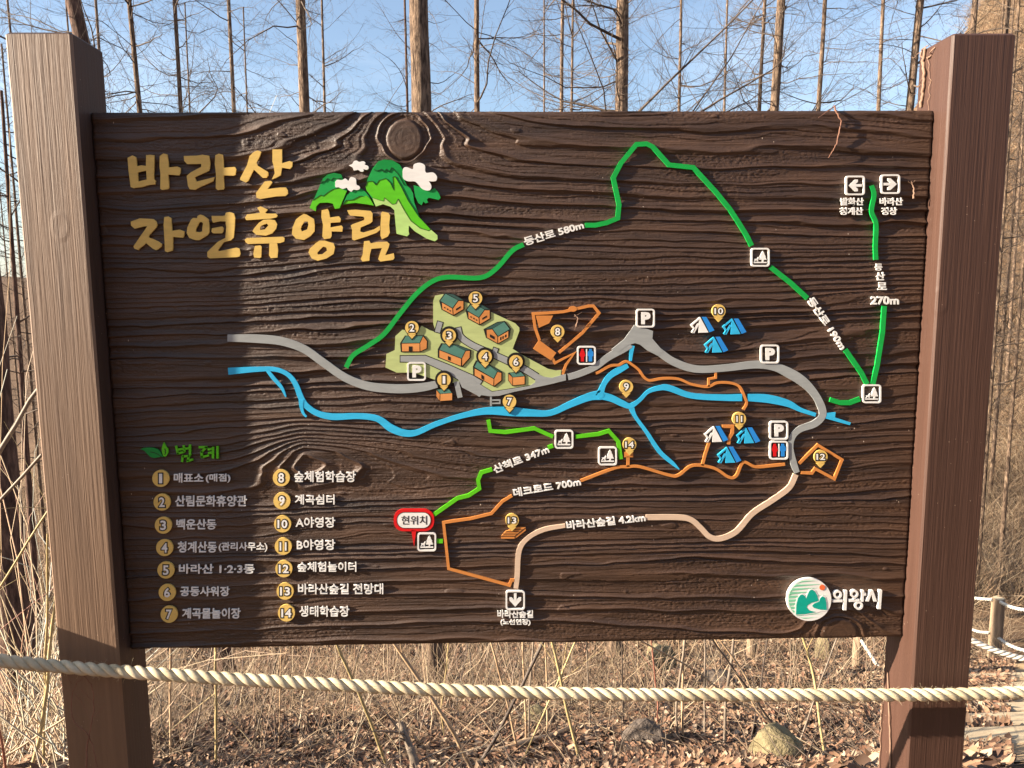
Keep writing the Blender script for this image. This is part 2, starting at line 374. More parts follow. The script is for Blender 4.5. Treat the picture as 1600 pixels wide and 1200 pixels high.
def ribbon(P, w, sm=True, grow=0):
    P = [tuple(p) for p in P]; W = w if isinstance(w, (list, tuple)) else [w]*len(P)
    A = np.array([(*p, q+grow) for p, q in zip(P, W)], float)
    if sm: A = smooth(A)
    C, Wd = A[:, :2], A[:, 2]
    T = np.gradient(C, axis=0) if len(C) > 2 else np.repeat([C[1]-C[0]], 2, 0)
    T /= np.linalg.norm(T, axis=1, keepdims=True); N = np.stack([-T[:, 1], T[:, 0]], -1)
    if not sm and len(C) > 2:      # mitre
        D = C[1:]-C[:-1]; D /= np.linalg.norm(D, axis=1, keepdims=True)
        for i in range(1, len(C)-1):
            n1 = np.array([-D[i-1][1], D[i-1][0]]); n2 = np.array([-D[i][1], D[i][0]]); m = n1+n2; m /= np.linalg.norm(m)+1e-9
            N[i] = m/max(.45, m@n1)
        N[0] = (-D[0][1], D[0][0]); N[-1] = (-D[-1][1], D[-1][0])
    if grow: C = C.copy(); C[0] -= T[0]*grow/2; C[-1] += T[-1]*grow/2
    L = C+N*Wd[:, None]/2; Rr = C-N*Wd[:, None]/2
    return [tuple(p) for p in L]+[tuple(p) for p in Rr[::-1]]
def circle(cx, cy, r, ry=None, n=28): ry = ry or r; return [(cx+r*math.cos(a), cy+ry*math.sin(a)) for a in np.linspace(0, 2*math.pi, n, endpoint=False)]
def rrect(cx, cy, hw, hh, r, n=5):
    o = []
    for (sx, sy, a0) in ((1, 1, 0), (-1, 1, 90), (-1, -1, 180), (1, -1, 270)):
        for k in range(n+1):
            a = R(a0+90*k/n); o.append((cx+sx*(hw-r)+r*math.cos(a), cy+sy*(hh-r)+r*math.sin(a)))
    return o
def hull(P):
    P = sorted(set(map(tuple, P)))
    def half(Q):
        o = []
        for p in Q:
            while len(o) > 1 and (o[-1][0]-o[-2][0])*(p[1]-o[-2][1])-(o[-1][1]-o[-2][1])*(p[0]-o[-2][0]) <= 0: o.pop()
            o.append(p)
        return o[:-1]
    return half(P)+half(P[::-1])
def text(name, s, m, box=None, line=None, h=.0022, parent=None, bold=.028, back=.0015, aspect=True):
    """box = (x0,y0,x1,y1) in map coordinates the ink fills; or line = (xa,ya,xb,yb,height) for slanted text"""
    cu_ = bpy.data.curves.new('t', 'FONT'); cu_.body = s; cu_.offset = bold; cu_.extrude = .01; cu_.resolution_u = 3
    ob = bpy.data.objects.new('t', cu_); col.objects.link(ob)
    me = bpy.data.meshes.new_from_object(ob.evaluated_get(bpy.context.evaluated_depsgraph_get()))
    bpy.data.objects.remove(ob); bpy.data.curves.remove(cu_)
    n = len(me.vertices); a = np.zeros(n*3); me.vertices.foreach_get('co', a); a = a.reshape(-1, 3)
    lo = a.min(0); hi = a.max(0); t = (a[:, :2]-lo[:2])/(hi[:2]-lo[:2])
    if box is not None:
        P = np.stack([box[0]+(box[2]-box[0])*t[:, 0], box[3]-(box[3]-box[1])*t[:, 1]], -1)
    else:
        xa, ya, xb, yb, hh = line; d = np.array([xb-xa, yb-ya], float); L = np.linalg.norm(d); d /= L; nrm = np.array([d[1], -d[0]])
        P = np.array([xa, ya])+t[:, :1]*L*d+(t[:, 1:]-.5)*hh*nrm
    Q = board_xz(P); V = np.stack([Q[:, 0], np.where(a[:, 2] > 0, -h, back), Q[:, 1]], -1)
    me.vertices.foreach_set('co', V.ravel().astype(np.float32)); me.update(); me.name = name
    return link(name, me, M[m], parent or sign)
# ------------------------------------------------------------------ title lettering (hand cut shapes)
def zc(pts, ox, oy, s): return [(ox+x/s, oy+y/s) for x, y in pts]
Z5 = (190, 225, 7.2727); Z6 = (370, 240, 4.848); Z7 = (185, 310, 7.2727)
LT = [
 (Z5, [([(75,160),(130,132),(172,152),(180,255),(230,245),(283,250),(285,130),(330,125),(378,130),(372,400),(392,420),(385,460),(320,465),(240,490),(140,503),(110,490),(85,300)], [(190,325),(285,303),(292,405),(195,428)]),
   [(440,140),(480,110),(525,122),(537,200),(540,268),(640,258),(675,275),(672,340),(655,358),(535,350),(545,500),(530,515),(465,523),(445,510),(448,350),(437,250)]]),
 (Z5, [[(712,138),(855,135),(925,125),(1000,135),(1012,230),(1000,305),(835,380),(858,430),(1060,378),(1045,425),(900,490),(840,522),(780,515),(760,480),(745,365),(790,325),(910,262),(912,228),(750,230),(718,195)],
   [(1070,130),(1110,112),(1155,125),(1162,200),(1165,272),(1290,262),(1307,290),(1298,350),(1280,362),(1162,358),(1172,500),(1160,518),(1095,525),(1075,505),(1078,350),(1065,230)]]),
 (Z6, [[(130,-10),(160,-22),(188,-12),(175,25),(152,70),(160,92),(238,140),(240,165),(225,185),(200,185),(132,122),(88,210),(70,220),(28,200),(30,185),(80,90),(100,20)],
   [(273,-30),(345,-30),(345,75),(400,58),(425,65),(422,100),(405,118),(345,108),(335,165),(300,185),(268,197),(290,150),(283,100),(272,60)],
   [(215,212),(262,208),(272,220),(235,270),(330,258),(375,258),(388,280),(390,305),(370,322),(300,325),(180,345),(152,335),(148,300),(170,270)]]),
 (Z7, [[(148,265),(250,228),(400,235),(432,260),(448,300),(435,330),(355,420),(350,445),(400,462),(460,490),(500,518),(495,545),(455,580),(430,588),(395,570),(320,508),(300,530),(255,562),(230,588),(190,572),(178,545),(250,440),(335,318),(300,318),(190,345),(150,310)],
   [(527,215),(570,206),(605,225),(615,370),(700,355),(755,375),(752,425),(738,448),(625,438),(625,560),(620,595),(560,612),(535,600),(530,480),(520,300)]]),
 (Z7, [([(905,200),(935,185),(965,192),(1030,240),(1040,330),(1038,390),(1015,420),(925,475),(880,475),(810,450),(782,395),(790,330),(830,245),(855,222),(900,225)], [(925,272),(950,268),(968,285),(960,330),(958,375),(930,385),(885,380),(885,350)]),
   [(1065,200),(1190,200),(1215,195),(1225,165),(1265,155),(1315,170),(1330,220),(1325,330),(1315,445),(1285,475),(1200,500),(1135,590),(1150,600),(1345,560),(1380,570),(1392,630),(1380,660),(1350,668),(1040,682),(1018,665),(1015,610),(1060,565),(1140,490),(1220,450),(1230,330),(1222,262),(1160,260),(1080,278),(1068,250)],
   [(1070,340),(1180,320),(1200,340),(1195,380),(1180,398),(1080,398),(1062,378)]]),
 (Z6, [[(158,412),(182,400),(238,425),(218,448),(230,455),(300,455),(312,470),(300,485),(260,493),(75,505),(65,488),(80,462),(180,450),(170,430)],
   ([(205,502),(250,499),(290,505),(308,535),(300,570),(270,605),(220,622),(150,615),(122,590),(135,565),(170,525)], [(190,545),(230,530),(242,545),(215,575),(180,580),(178,562)]),
   [(62,655),(80,640),(350,630),(365,640),(360,668),(330,678),(90,685),(72,675)],
   [(140,700),(180,695),(190,705),(188,785),(175,792),(135,788),(128,760)], [(250,680),(308,680),(315,730),(310,788),(260,792),(247,770)]]),
 (Z6, [([(480,475),(510,458),(530,462),(585,495),(592,545),(590,590),(560,625),(510,655),(450,645),(420,610),(425,560),(450,500)], [(515,515),(540,515),(545,540),(535,575),(495,590),(485,570),(495,545)]),
   [(645,430),(690,420),(700,440),(708,485),(775,475),(790,495),(785,520),(712,525),(710,560),(795,545),(805,560),(800,592),(720,590),(720,625),(710,642),(665,648),(650,630),(655,540),(642,480)],
   ([(605,675),(630,660),(670,660),(735,680),(745,710),(735,760),(680,795),(615,812),(570,795),(545,750),(555,720)], [(655,705),(680,712),(685,735),(650,762),(615,765),(612,750),(640,720)])]),
 (Z6, [[(838,430),(900,425),(1015,435),(1030,455),(1028,515),(1010,530),(940,560),(935,590),(960,598),(1040,575),(1084,548),(1086,578),(1060,600),(980,630),(890,658),(875,650),(875,580),(865,545),(880,535),(965,505),(968,490),(960,478),(860,470),(848,455)],
   [(1095,450),(1105,440),(1150,450),(1162,470),(1155,540),(1160,600),(1145,628),(1100,650),(1090,625),(1090,540)],
   [(965,665),(1005,660),(1015,680),(1070,670),(1140,668),(1158,685),(1150,715),(1125,770),(1190,755),(1195,790),(1185,805),(1090,818),(1072,800),(1085,760),(1100,715),(1020,722),(1008,770),(1005,812),(955,818),(940,800),(955,765),(962,700)]]),
]
for z, shapes in LT:
    loops = []
    for s in shapes:
        loops.append(tuple(zc(r, *z) for r in s) if isinstance(s, tuple) else zc(s, *z))
    plate('title_letter', loops, 'gold', .0032)

# mountain emblem
def emb(name, pts, m, h, parent=None): return plate(name, [zc(pts, *Z6)], m, h, parent)
EM = [
 ('mountain', 'mgreen', .0034, [(555,412),(578,355),(590,340),(620,270),(655,190),(690,160),(740,148),(790,158),(803,185),(835,285),(820,330),(800,370),(780,415),(745,420),(730,380),(690,372),(630,375),(605,400),(600,438)],
   [('dgreen', [(640,228),(655,192),(690,160),(740,148),(795,162),(800,185),(760,195),(735,185),(715,207),(690,190),(668,215),(655,210)]),
    ('lgreen', [(578,355),(640,315),(655,325),(700,290),(735,270),(775,262),(835,285),(780,415),(745,420),(730,380),(690,372),(630,375),(605,400),(600,438),(555,412)])]),
 ('mountain', 'mgreen', .0034, [(805,388),(835,320),(870,285),(935,262),(975,290),(1000,320),(1040,395),(985,385),(900,375),(850,380)],
   [('lgreen', [(808,386),(830,355),(880,352),(930,325),(945,322),(960,326),(985,320),(1012,345),(1040,395),(985,385),(900,374),(850,379)])]),
 ('mountain', 'mgreen', .0042, [(978,250),(995,190),(1030,115),(1075,60),(1120,47),(1180,52),(1235,85),(1260,125),(1265,190),(1280,235),(1315,265),(1335,300),(1345,370),(1385,480),(1470,575),(1520,620),(1522,650),(1500,665),(1440,645),(1350,590),(1305,545),(1303,590),(1308,612),(1290,628),(1212,608),(1205,540),(1195,430),(1165,403),(1110,385),(1055,402),(1030,345),(985,280)],
   [('dgreen', [(1040,122),(1075,60),(1120,47),(1180,52),(1235,85),(1260,125),(1266,190),(1290,245),(1268,240),(1225,160),(1175,108),(1155,142),(1135,120),(1115,142),(1100,120),(1060,135)]),
    ('lgreen', [(978,250),(990,215),(1030,210),(1055,240),(1080,205),(1130,190),(1165,225),(1190,278),(1183,180),(1200,175),(1250,260),(1300,360),(1380,480),(1470,575),(1455,585),(1390,565),(1320,510),(1270,430),(1225,345),(1205,380),(1180,385),(1120,335),(1115,360),(1080,352),(1032,335),(985,280)]),
    ('pgreen', [(1030,336),(1080,354),(1115,362),(1121,337),(1180,387),(1206,382),(1223,347),(1270,432),(1320,512),(1390,567),(1457,587),(1472,577),(1520,620),(1522,650),(1500,665),(1440,645),(1350,590),(1305,545),(1303,590),(1308,612),(1290,628),(1212,608),(1205,540),(1195,430),(1165,403),(1110,385),(1055,402)])]),
 ('mountain', 'mgreen', .0034, [(1340,240),(1470,280),(1500,262),(1530,300),(1545,335),(1530,352),(1455,335),(1440,350),(1450,370),(1430,378),(1415,365),(1400,392),(1375,375),(1350,320)], []),
 ('cloud', 'white', .0050, smooth([(850,90),(875,82),(890,60),(910,55),(930,65),(960,60),(977,72),(970,85),(995,95),(1000,115),(985,125),(960,120),(965,133),(945,140),(920,125),(890,130),(880,108),(850,92)], 3)[:-1], []),
 ('cloud', 'white', .0050, smooth([(748,215),(765,200),(800,203),(825,190),(848,208),(860,185),(880,180),(905,195),(908,235),(930,248),(935,268),(915,278),(887,275),(870,290),(845,275),(835,260),(805,270),(775,257),(750,255),(749,217)], 3)[:-1], []),
 ('cloud', 'white', .0054, smooth([(1257,140),(1265,112),(1292,105),(1335,120),(1342,85),(1385,72),(1425,90),(1428,130),(1440,148),(1488,145),(1517,175),(1510,208),(1475,213),(1458,212),(1475,245),(1468,275),(1440,282),(1400,265),(1355,215),(1300,212),(1262,190),(1258,142)], 3)[:-1], []),
]
mt = []
for nm, m, h, pts, sub in EM:
    o = emb(nm, [tuple(p) for p in pts], m, h); mt.append(o)
    for k, (m2, p2) in enumerate(sub): emb('paint_patch', p2, m2, h+.0004+.0002*k, o)
    # dark engraved lines between the greens
    for k, (m2, p2) in enumerate(sub):
        q = p2+[p2[0]]; L = [q[:len(q)//2+1]] if m2 != 'pgreen' else [q[:11]]
        if m2 == 'lgreen': L = [q[:(6 if len(p2) < 18 else 17)]]
        if m2 == 'dgreen': L = [[q[0]]+p2[:3:-1][:-1]][:1] if len(p2) < 14 else [p2[8:]+[p2[0]]]
        for l in L: emb('engraved_line', ribbon(l, 2.6, False), 'black', h+.0011, o)

# ------------------------------------------------------------------ field, roads, streams and trails
plate('map_field', [[(677,470),(680,462),(692,459.5),(733,474),(766,487),(805,505),(811.5,512),(811.5,517),(801,545),(817,555),(856,576),(869,579),(877,578.5),(876,586),(834,600),(826,602),(769,611),(740,594),(715,598),(690,597),(682,594),(668,589),(645,582),(620,582),(602.5,574),(604,553),(617,547),(618,525),(629,515),(650,520),(659,509),(672,516),(681,519),(677,505)]], 'field', .0030)
def route(name, P, w, m, h=.0030, sm=True, edge=False, parent=None):
    o = plate(name, [ribbon(P, w, sm)], m, h, parent)
    if edge: plate('dark_edge', [ribbon(P, w, sm, grow=2.6)], 'black', h-.0004, o)
    return o
route('road_line', [(356,528),(400,529),(440,533),(475,545),(505,566),(540,590),(575,603),(610,607),(640,607),(665,604),(683,600)], [11,13,13,12.5,12.5,12.5,13,13.5,13.5,13,11], 'grey')
route('road_line', [(688,503),(683.5,519)], 8, 'grey', .0036, False, True)
route('road_line', [(716,512),(720,526),(738,539),(765,551),(800,567),(820,577),(838,588)], [8,9,9,9,10,10,10], 'grey', .0036, True, True)
route('road_line', [(775,544),(770,558)], 7, 'grey', .0037, False, True)
route('road_line', [(626,560.5),(664,560.5),(698,575),(735,594),(748,603)], [9,10,12,17,19], 'grey', .0036, False, True)
plate('road_line', [[(712,583),(740,594),(769,612),(827,603),(836,597),(836,589),(826,583),(818,574),(850,588.5),(862,590),(876,586),(884,584),(884,594),(860,600),(803,612),(780,618),(766,619),(752,617),(749,620),(745,617),(722,605)]], 'grey', .0039)
route('road_line', [(713,596),(719,621)], 8, 'grey', .0034, False)
plate('pool_steps', [ribbon([(767,619),(767,634)], 3, False), ribbon([(768,625),(781,625),(781,630),(768,630)], 2, False)], 'grey', .0026)
route('road_line', [(887,589),(905,584),(930,573),(950,558),(975,544),(984,537)], [10,10,10,11,12,13], 'grey')
plate('road_line', [[(991,507.5),(1020,517),(1019,529),(1036,549),(1028,556),(1012,548),(1000,538.5),(992,536),(981,539),(966,550),(955,546),(975,530),(985,516)]], 'grey', .0032)
route('road_line', [(1024,545),(1034,553),(1050,564),(1075,574),(1100,577),(1140,574),(1180,569.5),(1210,573),(1235,584),(1255,597),(1272,615),(1283,636),(1284,650),(1272,662),(1250,670),(1238,682),(1235,700),(1240,725),(1245,738)], [12,12,12,12,11,11,12,13,16,15,12,12,11,11,10,9,8,10,8], 'grey', .0030)
route('hiking_trail_line', [(1243,741),(1232,762),(1205,782),(1175,802),(1150,830),(1125,841),(1108,838),(1095,825),(1080,812),(1060,808),(1009,808)], 8.5, 'beige', .0030)
route('hiking_trail_line', [(883,821),(850,827),(825,840),(811,860),(808,900),(806,919)], [6,7,7,8,8,7], 'beige', .0030)
S = [([(357,580),(400,577),(430,577),(450,585),(462,600),(470,620),(478,633),(495,645),(520,651),(560,650),(590,654),(610,668),(630,676),(650,676),(680,663),(720,650),(760,642),(800,643),(830,645),(860,645),(890,632),(920,620),(939,617)], [11,8,7,7,8,9,9,9,10,9,10,12,11,9,8,8,11,14,11,9,10,12,15]),
     ([(417,577),(427,590),(440,605),(447,620)], [5,6,5,2]), ([(471,624),(471,634),(474,645),(479,651)], [8,6,4,3]),
     ([(937,619),(942,603),(952,588),(967,578),(981,571)], [13,8,9,10,7]), ([(988,540),(986,551),(985,564)], [7,6,4]),
     ([(936,617),(955,622),(972,630),(985,634),(1000,624),(1012,612),(1030,606),(1045,606),(1080,618),(1130,621),(1159,621)], [12,11,10,8,6,6,8,10,9,10,11]),
     ([(1168,621),(1200,623),(1230,630),(1250,640),(1274,648)], [11,13,11,7,6]),
     ([(985,633),(992,650),(1010,675),(1030,705),(1050,723),(1061,733)], [10,6,6,7,6,1.5])]
for k, (P, w) in enumerate(S): route('stream_line', P, w, 'cyan', .0026+.0002*(k % 3))
plate('stream_line', [circle(938, 617.5, 5.5, 4.5, 14)], 'cyan', .0033)
plate('stream_line', [[(1290,645),(1305,644),(1304,652),(1329,660),(1327,664),(1287,653)]], 'cyan', .0028)
for P in ([(541,574),(552,555),(575,540),(600,522),(625,490),(650,460),(675,440),(700,433),(750,434),(775,420),(800,392),(818,382)],):
    route('mountain_trail_line', P, 7.5, 'trail', .0034)
for P in ([(914,352),(930,352),(948,348),(965,341),(967,320),(958,278),(970,255),(994,226),(1010,225),(1020,230),(1045,258),(1083,262),(1118,300),(1140,327),(1155,350),(1166,368),(1174,384)],
          [(1203,417),(1235,442),(1261,466)], [(1320,546),(1345,582),(1354,600)], [(1381,478),(1378,520),(1370,570),(1363,600)], [(1296,624),(1312,629),(1327,629),(1343,623)]):
    route('mountain_trail_line', P, 7.5, 'trail', .0034, False)
route('mountain_trail_line', [(1361,290),(1365,305),(1361,330),(1368,350),(1367,385),(1368,406)], 7, 'trail', .0034)
for P, w in (([(763,656),(766,673),(790,675),(835,669),(864,682)], 6), ([(899,682),(935,678),(951,673),(966,690),(970,717)], 6), ([(856,699),(864,696)], 6), ([(769,733),(752,738),(747,750),(749,763),(732,774),(715,778),(678,804)], 6), ([(683,845),(692,845)], 6.5)):
    route('walking_trail_line', P, w, 'lgreen', .0034, False)
for P, w, sm in (([(931,583),(936,581),(950,573),(958,570.5),(967,570),(978,564.5),(988,570),(998,578),(1005,588),(1011,593),(1018,594),(1037,591),(1060,592),(1080,600),(1105,604),(1120,598),(1140,598),(1155,604),(1163,620),(1166,630),(1161,640)], 4, 1),
          ([(1107,604),(1107,592),(1118,590),(1118,582)], 3.5, 0), ([(907,751),(960,731),(980,729),(1000,729),(1045,742),(1060,742),(1082,727),(1115,731),(1138,745),(1150,743),(1161,722),(1180,729),(1208,727),(1226,725)], 4.5, 1),
          ([(981,729),(981,713)], 5, 0), ([(975,710),(989,710)], 8, 0), ([(1097,727),(1102,708),(1108,690)], 4.5, 0), ([(1128,666),(1144,666),(1144,676),(1139,684),(1138,694)], 5, 0),
          ([(800,774),(785,783),(768,802),(735,810),(693,816),(701,888),(796,914),(799,906),(804,906)], 4.5, 0), ([(1248,724),(1277,695),(1315,718),(1303,748),(1273,732),(1268,739),(1251,738)], 4.5, 0),
          ([(843,532),(836,512),(833,490),(855,489),(880,487),(920,478),(927,478),(936,489),(910,520),(873,551)], 4.5, 0), ([(863,559),(867,567),(897,552),(884,570),(879,585)], 4, 0)):
    route('deck_road_line', P, w, 'orange', .0030, bool(sm))
for q_ in ([(837,493),(864,493),(858,505),(842,512)], circle(895, 482.5, 6.5, 4.5, 14), [(842,531),(869,551),(861,563),(833,545)]): plate('deck_area', [q_], 'orange', .0034)
dk = plate('viewing_deck', [[(783,841),(783,837),(790,829.5),(809.5,823),(821.5,823.5),(821.5,828),(805,841)]], 'orange', .0036)
plate('plank_line', [ribbon([(783,837),(804.5,837)], .9, False), ribbon([(804.5,837),(804.5,841)], .9, False), ribbon([(804.5,837),(821,824)], .9, False), ribbon([(786,833.5),(809,833.5)], .8, False), ribbon([(790,830),(815,830)], .8, False), ribbon([(797,827),(818,827)], .8, False)], 'black', .0040, dk)

# ------------------------------------------------------------------ cabins and tents
def cabin(parts, z, shift=(0, 0)):
    allp = []; P2 = []
    for nm, m, pts in parts:
        q = [(x+shift[0], y+shift[1]) for x, y in zc(pts, *z)]; P2.append((nm, m, q)); allp += q if m != 'black' else []
    h = hull(allp); cx = sum(p[0] for p in h)/len(h); cy = sum(p[1] for p in h)/len(h)
    out = [(cx+(x-cx)*1.07, cy+(y-cy)*1.07) for x, y in h]
    base = plate('cabin', [out], 'black', .0042)
    for nm, m, q in P2:
        c = (sum(p[0] for p in q)/len(q), sum(p[1] for p in q)/len(q)); k = .95 if m != 'black' else 1
        q = [(c[0]+(x-c[0])*k, c[1]+(y-c[1])*k) for x, y in q]
        plate(nm, [q], m, .0046 if m != 'black' else .0049, base)
ZA = (590, 440, 10); ZB = (740, 440, 10); ZC = (590, 530, 10); ZD = (740, 530, 10)
H5 = [('roof', 'roof', [(1060,185),(1265,290),(1175,415),(975,300)]), ('roof', 'rdark', [(1080,185),(1190,200),(1345,292),(1268,290)]), ('cabin_wall', 'wall', [(1005,325),(1172,420),(1180,520),(1010,430)]),
      ('cabin_gable', 'wall2', [(1265,298),(1345,300),(1345,430),(1185,525),(1178,420)]), ('window', 'black', [(1225,425),(1295,382),(1295,408),(1225,450)]),
      ('window', 'black', [(1040,392),(1060,402),(1060,420),(1040,410)]), ('window', 'black', [(1085,415),(1105,425),(1105,448),(1085,438)]), ('window', 'black', [(1125,440),(1142,448),(1142,470),(1125,460)])]
cabin(H5, ZA); cabin(H5, ZA, (41, 14.5))
cabin([('roof', 'roof', [(290,735),(480,625),(570,740),(380,855)]), ('roof', 'rdark', [(170,745),(370,640),(480,625),(290,735)]), ('cabin_gable', 'wall2', [(200,750),(290,740),(375,860),(375,965),(205,870)]),
       ('cabin_wall', 'wall', [(380,862),(545,768),(545,870),(380,965)]), ('window', 'black', [(255,820),(325,858),(325,905),(255,865)]), ('window', 'black', [(412,870),(430,860),(430,905),(412,915)]), ('window', 'black', [(448,855),(466,845),(466,885),(448,895)]), ('window', 'black', [(488,832),(508,822),(508,860),(488,870)])], ZB)
cabin([('roof', 'roof', [(440,850),(715,845),(665,955),(370,960)]), ('cabin_wall', 'wall', [(375,965),(665,960),(665,1090),(380,1090)]), ('cabin_gable', 'wall2', [(715,850),(775,925),(770,1045),(670,1090),(665,960)]), ('door', 'black', [(490,1010),(545,1010),(545,1085),(490,1085)])], ZA)
cabin([('roof', 'roof', [(1010,70),(1200,90),(1380,180),(1320,300),(960,160)]), ('roof', 'rdark', [(1190,85),(1250,92),(1445,165),(1380,180)]), ('cabin_wall', 'wall', [(960,165),(1315,305),(1310,420),(960,280)]), ('cabin_gable', 'wall2', [(1380,180),(1445,175),(1440,285),(1320,420),(1320,300)]), ('door', 'black', [(1100,260),(1140,275),(1140,335),(1100,320)])], ZC)
cabin([('roof', 'roof', [(50,340),(240,400),(375,505),(320,615),(5,430)]), ('roof', 'rdark', [(250,400),(435,510),(375,505)]), ('cabin_wall', 'wall', [(10,450),(320,620),(315,730),(10,560)]), ('cabin_gable', 'wall2', [(375,505),(435,520),(435,640),(320,730),(320,620)]), ('door', 'black', [(120,545),(160,575),(160,635),(120,610)])], ZD)
cabin([('roof', 'roof', [(560,525),(740,510),(800,570),(610,590)]), ('cabin_wall', 'wall', [(610,592),(800,577),(800,700),(610,720)]), ('cabin_gable', 'wall2', [(545,535),(608,592),(605,720),(545,640)])], ZD)
cabin([('roof', 'roof', [(925,785),(1115,770),(1165,835),(980,850)]), ('cabin_wall', 'wall', [(980,852),(1170,837),(1170,950),(975,965)]), ('cabin_gable', 'wall2', [(920,790),(975,850),(970,960),(920,890)])], ZC)
ZT_ = (1060, 460, 10)
for sx, sy, m in ((0, 0, 'white'), (50, 2.5, 'cyan'), (21.5, 31, 'cyan'), (21.5, 170.5, 'white'), (71.5, 172.5, 'cyan'), (42, 203, 'cyan')):
    g = lambda pts: [(x+sx, y+sy) for x, y in zc(pts, *ZT_)]
    t = plate('tent', [g([(335,355),(462,592),(310,598),(316,440)])], m, .0042)
    plate('tent_flap', [ribbon(g([(336,362),(198,478),(244,540),(205,598)]), 2.6, False), ribbon(g([(308,455),(228,598)]), 3.0, False)], m, .0039, t)
    plate('tent_roof', [g([(360,352),(430,352),(555,560),(482,590)])], 'rblue', .0044, t)
    plate('dark_edge', [ribbon(g([(348,352),(470,592)]), 1.3, False)], 'black', .0038, t)

# ------------------------------------------------------------------ numbered pins, legend, icons
PINS = [(694,593),(644,512),(702,524),(758,557),(743,466),(806,565),(796,627),(871,518),(978,604),(1122,486),(1154,654),(1281,713),(800,812),(983,694)]
for i, (x, y) in enumerate(PINS):
    r = 10.6
    p = plate('map_pin', [circle(x, y, r, n=24)], 'pin', .0058)
    pt = [(x-6.5, y+10.2), (x+6.5, y+10.2), (x, y+17)]
    plate('pin_tip', [pt], 'pin', .0056, p)
    if i+1 in (1, 2, 3, 4, 6, 7, 5):
        rr = 14 if i+1 in (1, 3, 4, 6) else 12
        plate('dark_edge', [circle(x, y-.6, rr, n=24), [(x-8.5, y+9), (x+8.5, y+9), (x, y+19.3)]], 'black', .0050, p)
    s = str(i+1); w = 4.2 if len(s) == 1 else 7
    w = {'1': 2.4, '11': 4.8}.get(s, w)
    hh = 6.3 if len(s) == 1 else 5.2
    text('numeral_outline', s, 'black', (x-w-1.5, y-hh-1.4, x+w+1.5, y+hh+1.4), h=.0061, parent=p, bold=.10)
    text('numeral', s, 'white', (x-w+.3, y-hh+.4, x+w-.3, y+hh-.4), h=.0064, parent=p, bold=.02)
LB = [(252,747),(254,784),(256,820),(258,855),(260,890),(262,925),(265,959),(440,746),(441,782),(442,818),(443,853),(444,888),(446,923),(448,957)]
for i, (x, y) in enumerate(LB):
    p = plate('legend_badge', [circle(x, y, 13.2, n=32)], 'gold', .0035)
    s = str(i+1); w = {'1': 2.8, '11': 5.6}.get(s, 4.8 if len(s) == 1 else 8); hh = 7.8 if len(s) == 1 else 6.8
    text('numeral_outline', s, 'black', (x-w-1.6, y-hh-1.5, x+w+1.6, y+hh+1.5), h=.0038, parent=p, bold=.09)
    text('numeral', s, 'white', (x-w+.3, y-hh+.3, x+w-.3, y+hh-.3), h=.0041, parent=p, bold=.025)
for s, b in (('매표소', (272,739,318,754)), ('(매점)', (322,740,360,754)), ('산림문화휴양관', (274,774,386,791)), ('백운산동', (276,811,338,827)), ('청계산동', (278,846,339,863)), ('(관리사무소)', (342,847,418,862)),
             ('바라산 1·2·3동', (280,881,398,896)), ('공동샤워장', (282,916,359,931)), ('계곡물놀이장', (285,950,376,966)), ('숲체험학습장', (460,736,556,753)), ('계곡쉼터', (461,773,523,788)), ('A야영장', (462,808,524,824)),
             ('B야영장', (464,843,524,859)), ('숲체험놀이터', (465,878,557,893)), ('바라산숲길 전망대', (466,912,599,928)), ('생태학습장', (468,947,546,963))):
    text('legend_text', s, 'white', b, h=.0024, bold=.017)
for s, b in (('발화산', (1313,309,1349,321)), ('청계산', (1312,324,1348,336)), ('바라산', (1374,309,1410,321)), ('정상', (1377,324,1401,336)), ('바라산숲길', (777,953,833,965)), ('(노선연장)', (782,967,829,977)),
             ('등', (1367,412,1378,423)), ('산', (1368,425,1382,438)), ('로', (1371,441,1385,453)), ('270m', (1360,463,1404,476))):
    text('route_text', s, 'white', b, h=.0026, bold=.03)
for s, l in (('등산로 580m', (819,378,911,351,14)), ('등산로 190m', (1265,466,1318,544,13)), ('산책로 347m', (771,734,857,701,13)), ('데크로드 700m', (802,770,907,752,13)), ('바라산숲길 4.2km', (885,821,1008,808,13))):
    text('route_text', s, 'white', line=l, h=.0040, bold=.03)
# 범례 heading and its two leaves
def strokes(name, L, w, m, h, parent=None): return plate(name, [ribbon(p, w, False) for p in L], m, h, parent)
strokes('legend_letter', [[(275.5,696),(278.8,709.5)], [(277.5,708.6),(289,705.5)], [(279,702),(287,701.2)], [(287.6,695.5),(289,706)], [(289,701),(296,700)], [(297.2,694.5),(297.5,711)], [(286.5,711),(285,721.5)], [(286,713),(296.5,712)], [(296.2,711),(293.6,720)], [(292,720.5),(302,717.5)]], 3.3, 'lgreen', .0032)
strokes('legend_letter', [[(311,698.5),(324,698.2)], [(323.5,698),(315,706.5)], [(315,704.5),(316.3,715)], [(315,714.2),(327,711)], [(325,702),(332,701)], [(325.5,707.5),(332,706.8)], [(333.4,698),(333.2,716)], [(340.2,697),(340.3,716)]], 3.4, 'lgreen', .0032)
ZL = (215, 680, 10)
lf = plate('leaf', [zc(smooth([(50,215),(110,195),(220,190),(300,210),(350,245),(405,335),(385,332),(340,340),(270,350),(210,335),(150,280),(110,235),(52,217)], 3)[:-1].tolist(), *ZL)], 'dgreen', .0030)
plate('leaf_vein', [ribbon(zc([(205,255),(300,280),(385,335)], *ZL), 1.0)], 'black', .0033, lf)
lf = plate('leaf', [zc(smooth([(415,110),(450,170),(485,220),(480,280),(440,330),(405,310),(385,240),(390,180),(413,112)], 3)[:-1].tolist(), *ZL)], 'lgreen', .0030)
